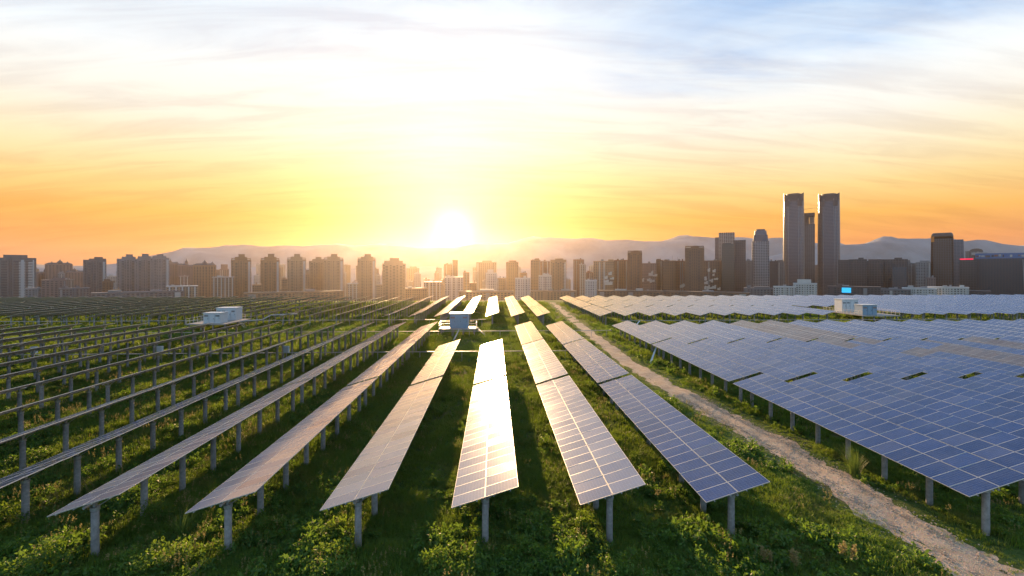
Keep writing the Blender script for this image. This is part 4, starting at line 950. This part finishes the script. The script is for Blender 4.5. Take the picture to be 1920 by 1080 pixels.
def scatter(name, P, S, col, nvar, tiltj=0.12, label=None):
    n = len(P); me = bpy.data.meshes.new(name); me.vertices.add(n); me.vertices.foreach_set('co', np.asarray(P, np.float32).ravel())
    a = me.attributes.new('rot', 'FLOAT_VECTOR', 'POINT'); rt = np.stack([rng.normal(0, tiltj, n), rng.normal(0, tiltj, n), rng.uniform(0, 6.283, n)], -1).astype(np.float32); a.data.foreach_set('vector', rt.ravel())
    a = me.attributes.new('scl', 'FLOAT_VECTOR', 'POINT'); a.data.foreach_set('vector', np.asarray(S, np.float32).ravel())
    a = me.attributes.new('pick', 'INT', 'POINT'); a.data.foreach_set('value', rng.integers(0, nvar, n).astype(np.int32))
    o = obj(name, me, kind='stuff')
    if label: o['label'] = label
    g = bpy.data.node_groups.new(name, 'GeometryNodeTree')
    g.interface.new_socket('Geometry', in_out='INPUT', socket_type='NodeSocketGeometry'); g.interface.new_socket('Geometry', in_out='OUTPUT', socket_type='NodeSocketGeometry')
    gi = g.nodes.new('NodeGroupInput'); go = g.nodes.new('NodeGroupOutput'); ip = g.nodes.new('GeometryNodeInstanceOnPoints'); ci = g.nodes.new('GeometryNodeCollectionInfo')
    ci.inputs['Collection'].default_value = col; ci.inputs['Separate Children'].default_value = True; ci.inputs['Reset Children'].default_value = True
    def na(nm, ty):
        q = g.nodes.new('GeometryNodeInputNamedAttribute'); q.data_type = ty; q.inputs['Name'].default_value = nm; return q.outputs['Attribute']
    g.links.new(gi.outputs[0], ip.inputs['Points']); g.links.new(ci.outputs[0], ip.inputs['Instance']); ip.inputs['Pick Instance'].default_value = True
    g.links.new(na('pick', 'INT'), ip.inputs['Instance Index'])
    er = g.nodes.new('FunctionNodeEulerToRotation'); g.links.new(na('rot', 'FLOAT_VECTOR'), er.inputs[0]); g.links.new(er.outputs[0], ip.inputs['Rotation'])
    g.links.new(na('scl', 'FLOAT_VECTOR'), ip.inputs['Scale']); g.links.new(ip.outputs[0], go.inputs[0])
    md = o.modifiers.new('scatter', 'NODES'); md.node_group = g
    return o
def vnoise(x, y, s, seed):
    q = np.random.default_rng(seed); t = np.zeros_like(x)
    for k in range(6):
        a = q.uniform(0, 6.28); f = s * (1.0 + 0.7 * k) ; t += np.sin((x * math.cos(a) + y * math.sin(a)) * f + q.uniform(0, 6.28)) / (1 + 0.4 * k)
    return t / 2.2                                          # about -1 .. 1
def pts(n, y0, y1):
    y = np.sqrt(rng.uniform(y0 * y0, y1 * y1, n)); x = rng.uniform(-1.12, 1.20, n) * y + rng.uniform(-3, 3, n); return x, y
def keep(x, y, m=0.0):
    dtr = np.abs(x - track_x(y)) - track_w(y) * (1 + 0.18 * np.sin(y * 1.3) + 0.1 * np.sin(y * 3.1))
    return dtr + m
# short and tall grass
P, S = [], []
for n, y0, y1, sc in ((52000, 12.5, 34, 1.0), (42000, 34, 66, 1.35), (34000, 66, 112, 1.8), (22000, 112, 183, 2.4)):
    x, y = pts(n, y0, y1); k = keep(x, y); ok = (k > 0.05) | ((k > -0.55) & (rng.random(n) < 0.22)); x, y, k = x[ok], y[ok], k[ok]
    wild = np.clip(0.5 + 0.5 * vnoise(x, y, 0.35, 11) + 0.45 * (y < 22) + 0.25 * (x < -9), 0, 1.4)
    near_tr = np.clip(k / 2.2, 0.25, 1.0)
    thin = rng.random(len(x)) < np.clip(0.55 + 0.6 * (vnoise(x, y, 0.55, 17) + 0.55), 0.30, 1)
    s = sc * (0.42 + 0.75 * wild) * rng.uniform(0.65, 1.3, len(x)) * near_tr
    P.append(np.stack([x, y, hz(x, y) - 0.02], -1)[thin]); S.append(np.stack([s ** 0.7 * sc ** 0.4, s ** 0.7 * sc ** 0.4, s], -1)[thin])
scatter('meadow_grass', np.concatenate(P), np.concatenate(S), col_g, 5, label='green and straw-coloured meadow grass between the rows')
P, S = [], []
for n, y0, y1, sc in ((15000, 12.5, 34, 1.0), (13000, 34, 66, 1.25), (11000, 66, 108, 1.5)):
    x, y = pts(n, y0, y1); k = keep(x, y)
    dens = np.clip(0.30 + 0.75 * vnoise(x, y, 0.42, 23) + 0.42 * (y < 23.5) + 0.25 * (x < -9) - 0.5 * ((np.abs(x - 3) < 9) & (y > 27)) - 0.55 * (k < 1.6), 0.01, 1)
    ok = (k > 0.35) & (rng.random(n) < dens); x, y = x[ok], y[ok]
    s = sc * rng.uniform(0.45, 1.3, len(x)) * (0.8 + 0.4 * vnoise(x, y, 0.6, 29)) * np.where(y < 23, 1.3, 1.0)
    s = np.clip(s * np.where(rng.random(len(x)) < 0.06, 1.3, 0.92), 0.22, 1.8); P.append(np.stack([x, y, hz(x, y) - 0.03], -1)); S.append(np.stack([s * 1.1, s * 1.1, s], -1))
scatter('leafy_weeds', np.concatenate(P), np.concatenate(S), col_w, 5, label='dark leafy weeds in patches under the panels')
x, y = pts(7500, 12.5, 60); k = keep(x, y); dens = np.clip(0.10 + 0.55 * vnoise(x, y, 0.5, 37) + 0.25 * (x < -9) + 0.2 * (y < 22), 0.0, 1)
ok = (k > 0.7) & (rng.random(len(x)) < dens); x, y = x[ok], y[ok]; s = rng.uniform(0.55, 1.0, len(x))
scatter('seed_grass', np.stack([x, y, hz(x, y) - 0.03], -1), np.stack([s, s, s], -1), col_s, 3, label='tall thin grass with tan seed heads')
y = np.sqrt(rng.uniform(12.0 ** 2, 48.0 ** 2, 16000)); x = track_x(y) + rng.normal(0, 0.62, len(y)) * track_w(y); s = rng.uniform(0.2, 1.0, len(y)) ** 2.2 * 0.95
scatter('gravel', np.stack([x, y, hz(x, y) + 0.035 * (np.abs(x - track_x(y)) < track_w(y))], -1), np.stack([s, s, s * 0.8], -1), col_p, 4, 0.3, label='loose tan pebbles along the track')

def shrub(label, x, y, r0, h, seed, nl=900, ls=0.075, m='shrub'):
    r = random.Random(seed); z = float(hz(x, y)); t = thing('shrub', label, 'shrub', (x, y, z), 0, 'shrubs in the foreground')
    lobes = [(Vector((r.gauss(0, 0.42) * r0, r.gauss(0, 0.42) * r0, h * r.uniform(0.35, 0.78))), r.uniform(0.28, 0.5) * r0) for _ in range(9)]
    b = MB()
    for c, q in lobes: b.bar((r.gauss(0, 0.05), r.gauss(0, 0.05), -0.05), c, 0.022)
    obj('stem', b.mesh('stem', M['seed']), t)
    b = MB()
    for k in range(nl):
        c, q = r.choice(lobes); d = Vector((r.gauss(0, 1), r.gauss(0, 1), r.gauss(0, 1))).normalized() * q * (r.random() ** 0.4) * r.uniform(0.8, 1.25); d.z *= 0.8
        p = c + d
        if p.z > 0.03: leaf(b, r, p, ls * r.uniform(0.6, 1.3))
    obj('foliage', b.mesh('foliage', M[m]), t)
def reed(label, x, y, L, n, seed, spread=0.5, plume=False):
    r = random.Random(seed); t = thing('grass_clump', label, 'grass clump', (x, y, float(hz(x, y))), 0, 'tall grass clumps')
    b = MB()
    for k in range(n):
        a = r.uniform(0, 6.28); q = r.random() * 0.3; l = L * r.uniform(0.55, 1.0); ln = r.uniform(0.1, 1.0) * spread; w = r.uniform(0.018, 0.032)
        px_, py_ = -math.sin(a) * w / 2, math.cos(a) * w / 2; prev = None
        for j in range(6):
            f = j / 5; rad = q + l * ln * f ** 1.6; zz = l * (f - 0.42 * ln * f ** 2.4); ww = 1 - f * 0.9
            cur = ((rad * math.cos(a) - px_ * ww, rad * math.sin(a) - py_ * ww, zz), (rad * math.cos(a) + px_ * ww, rad * math.sin(a) + py_ * ww, zz))
            if prev: b.quad([prev[0], prev[1], cur[1], cur[0]])
            prev = cur
    obj('blades', b.mesh('blades', M['reed']), t)
    if plume:
        for k in range(5):
            a = r.uniform(0, 6.28); p = Vector((0.3 * L * math.cos(a) * r.random(), 0.3 * L * math.sin(a) * r.random(), L * r.uniform(0.85, 1.15))); b = MB(); b.bar((0, 0, 0), p, 0.012)
            for j in range(90): leaf(b, r, p + Vector((r.gauss(0, 0.045), r.gauss(0, 0.045), r.uniform(-0.3, 0.14))), r.uniform(0.03, 0.06))
            obj('plume', b.mesh('plume', M['seed']), t)
def gp(px, py): d = HC * FPX / (py - CYPX); return at(px, d)
for i, (lab, px, py, r0, h, nl) in enumerate((
    ('bright leafy shrub in the lower left corner, left of the leaning post', 95, 1075, 1.3, 1.5, 1700), ('broad leafy shrub at the lower left, touching the bottom edge', 290, 1078, 1.35, 1.25, 1700),
    ('dark green shrub at the far left edge below the slim table', 18, 985, 1.3, 1.3, 1300), ('leafy shrub between the first two posts at lower left', 300, 985, 1.1, 1.2, 1200),
    ('yellow-green shrub behind the second near table end', 505, 1005, 0.9, 1.1, 900), ('leafy shrub at the bottom between the third and fourth posts', 620, 1078, 1.1, 1.1, 1300),
    ('sunlit shrub left of the fourth post', 640, 1000, 0.8, 1.0, 900), ('pale-flowered shrub at the bottom, left of the centre post', 820, 1076, 1.0, 1.0, 1200),
    ('shrub right of the centre post in the shade', 985, 1050, 1.0, 0.9, 1000), ('sunlit bushy shrub left of the fifth post', 1100, 1000, 0.8, 1.1, 900),
    ('sunlit shrub at the bottom below the fifth post', 1165, 1078, 1.0, 1.0, 1200), ('low shrub beside the sixth table under its left edge', 1255, 878, 0.9, 0.9, 800),
    ('small shrub under the right block near its corner post', 1760, 915, 0.8, 0.9, 700), ('small shrub by the track under the right block', 1500, 812, 0.8, 0.7, 600))):
    x, y = gp(px, py); shrub(lab, x, y, r0, h, 500 + i, nl)
x, y = gp(1603, 892); reed('big arching clump of silver grass beside the track', x, y, 2.3, 260, 61, 0.62)
x, y = gp(340, 1010); reed('arching grass clump under the second near table corner', x, y, 1.7, 90, 62, 0.6)
for i, (px, py, lab) in enumerate(((1440, 1078, 'plumed grass clump at the bottom edge in the sixth table shadow'), (1492, 1082, 'plumed grass clump at the bottom edge, right of its neighbour in shadow'), (1590, 1065, 'small plumed grass clump between shadow and track'))):
    x, y = gp(px, py); reed(lab, x, y, 1.0, 45, 70 + i, 0.5, True)
def rock(label, px, py, sz, seed):
    r = random.Random(seed); x, y = gp(px, py); t = thing('rubble', label, 'rubble', (x, y, float(hz(x, y)))); 
    for k in range(7):
        b = MB(); n = 7; s = sz * r.uniform(0.3, 0.8)
        b.rings([[(q * s * math.cos(6.283 * j / n) * r.uniform(.7, 1.2), q * s * math.sin(6.283 * j / n) * r.uniform(.7, 1.2), z * s) for j in range(n)] for q, z in ((0.9, -0.1), (1.0, 0.12), (0.55, 0.32))])
        obj('stone', b.mesh('stone', M['pale_stone']), t, (r.gauss(0, sz * .7), r.gauss(0, sz * .5), 0))
rock('small heap of pale rubble on the grass right of the fifth post', 1212, 1010, 0.36, 3)
rock('thin scatter of pale stones on the sunlit strip beyond the rubble heap', 1290, 1012, 0.2, 4)

# ------------------------------------------------------------------ evening haze
b = MB(); b.box((0, 2200, (PLAIN - 2.0 + 256) / 2), (16400, 5200, 256 - PLAIN + 2.0))
hm = bpy.data.materials.new('evening_haze'); hm.use_nodes = True; hn = hm.node_tree; hn.nodes.clear()
pv = N(hn, 'ShaderNodeVolumePrincipled', ins={'Color': (0.97, 0.80, 0.60, 1), 'Density': 0.000038, 'Anisotropy': 0.78})
N(hn, 'ShaderNodeOutputMaterial', ins={'Volume': pv.outputs[0]})
obj('haze', b.mesh('haze', hm), kind='stuff')
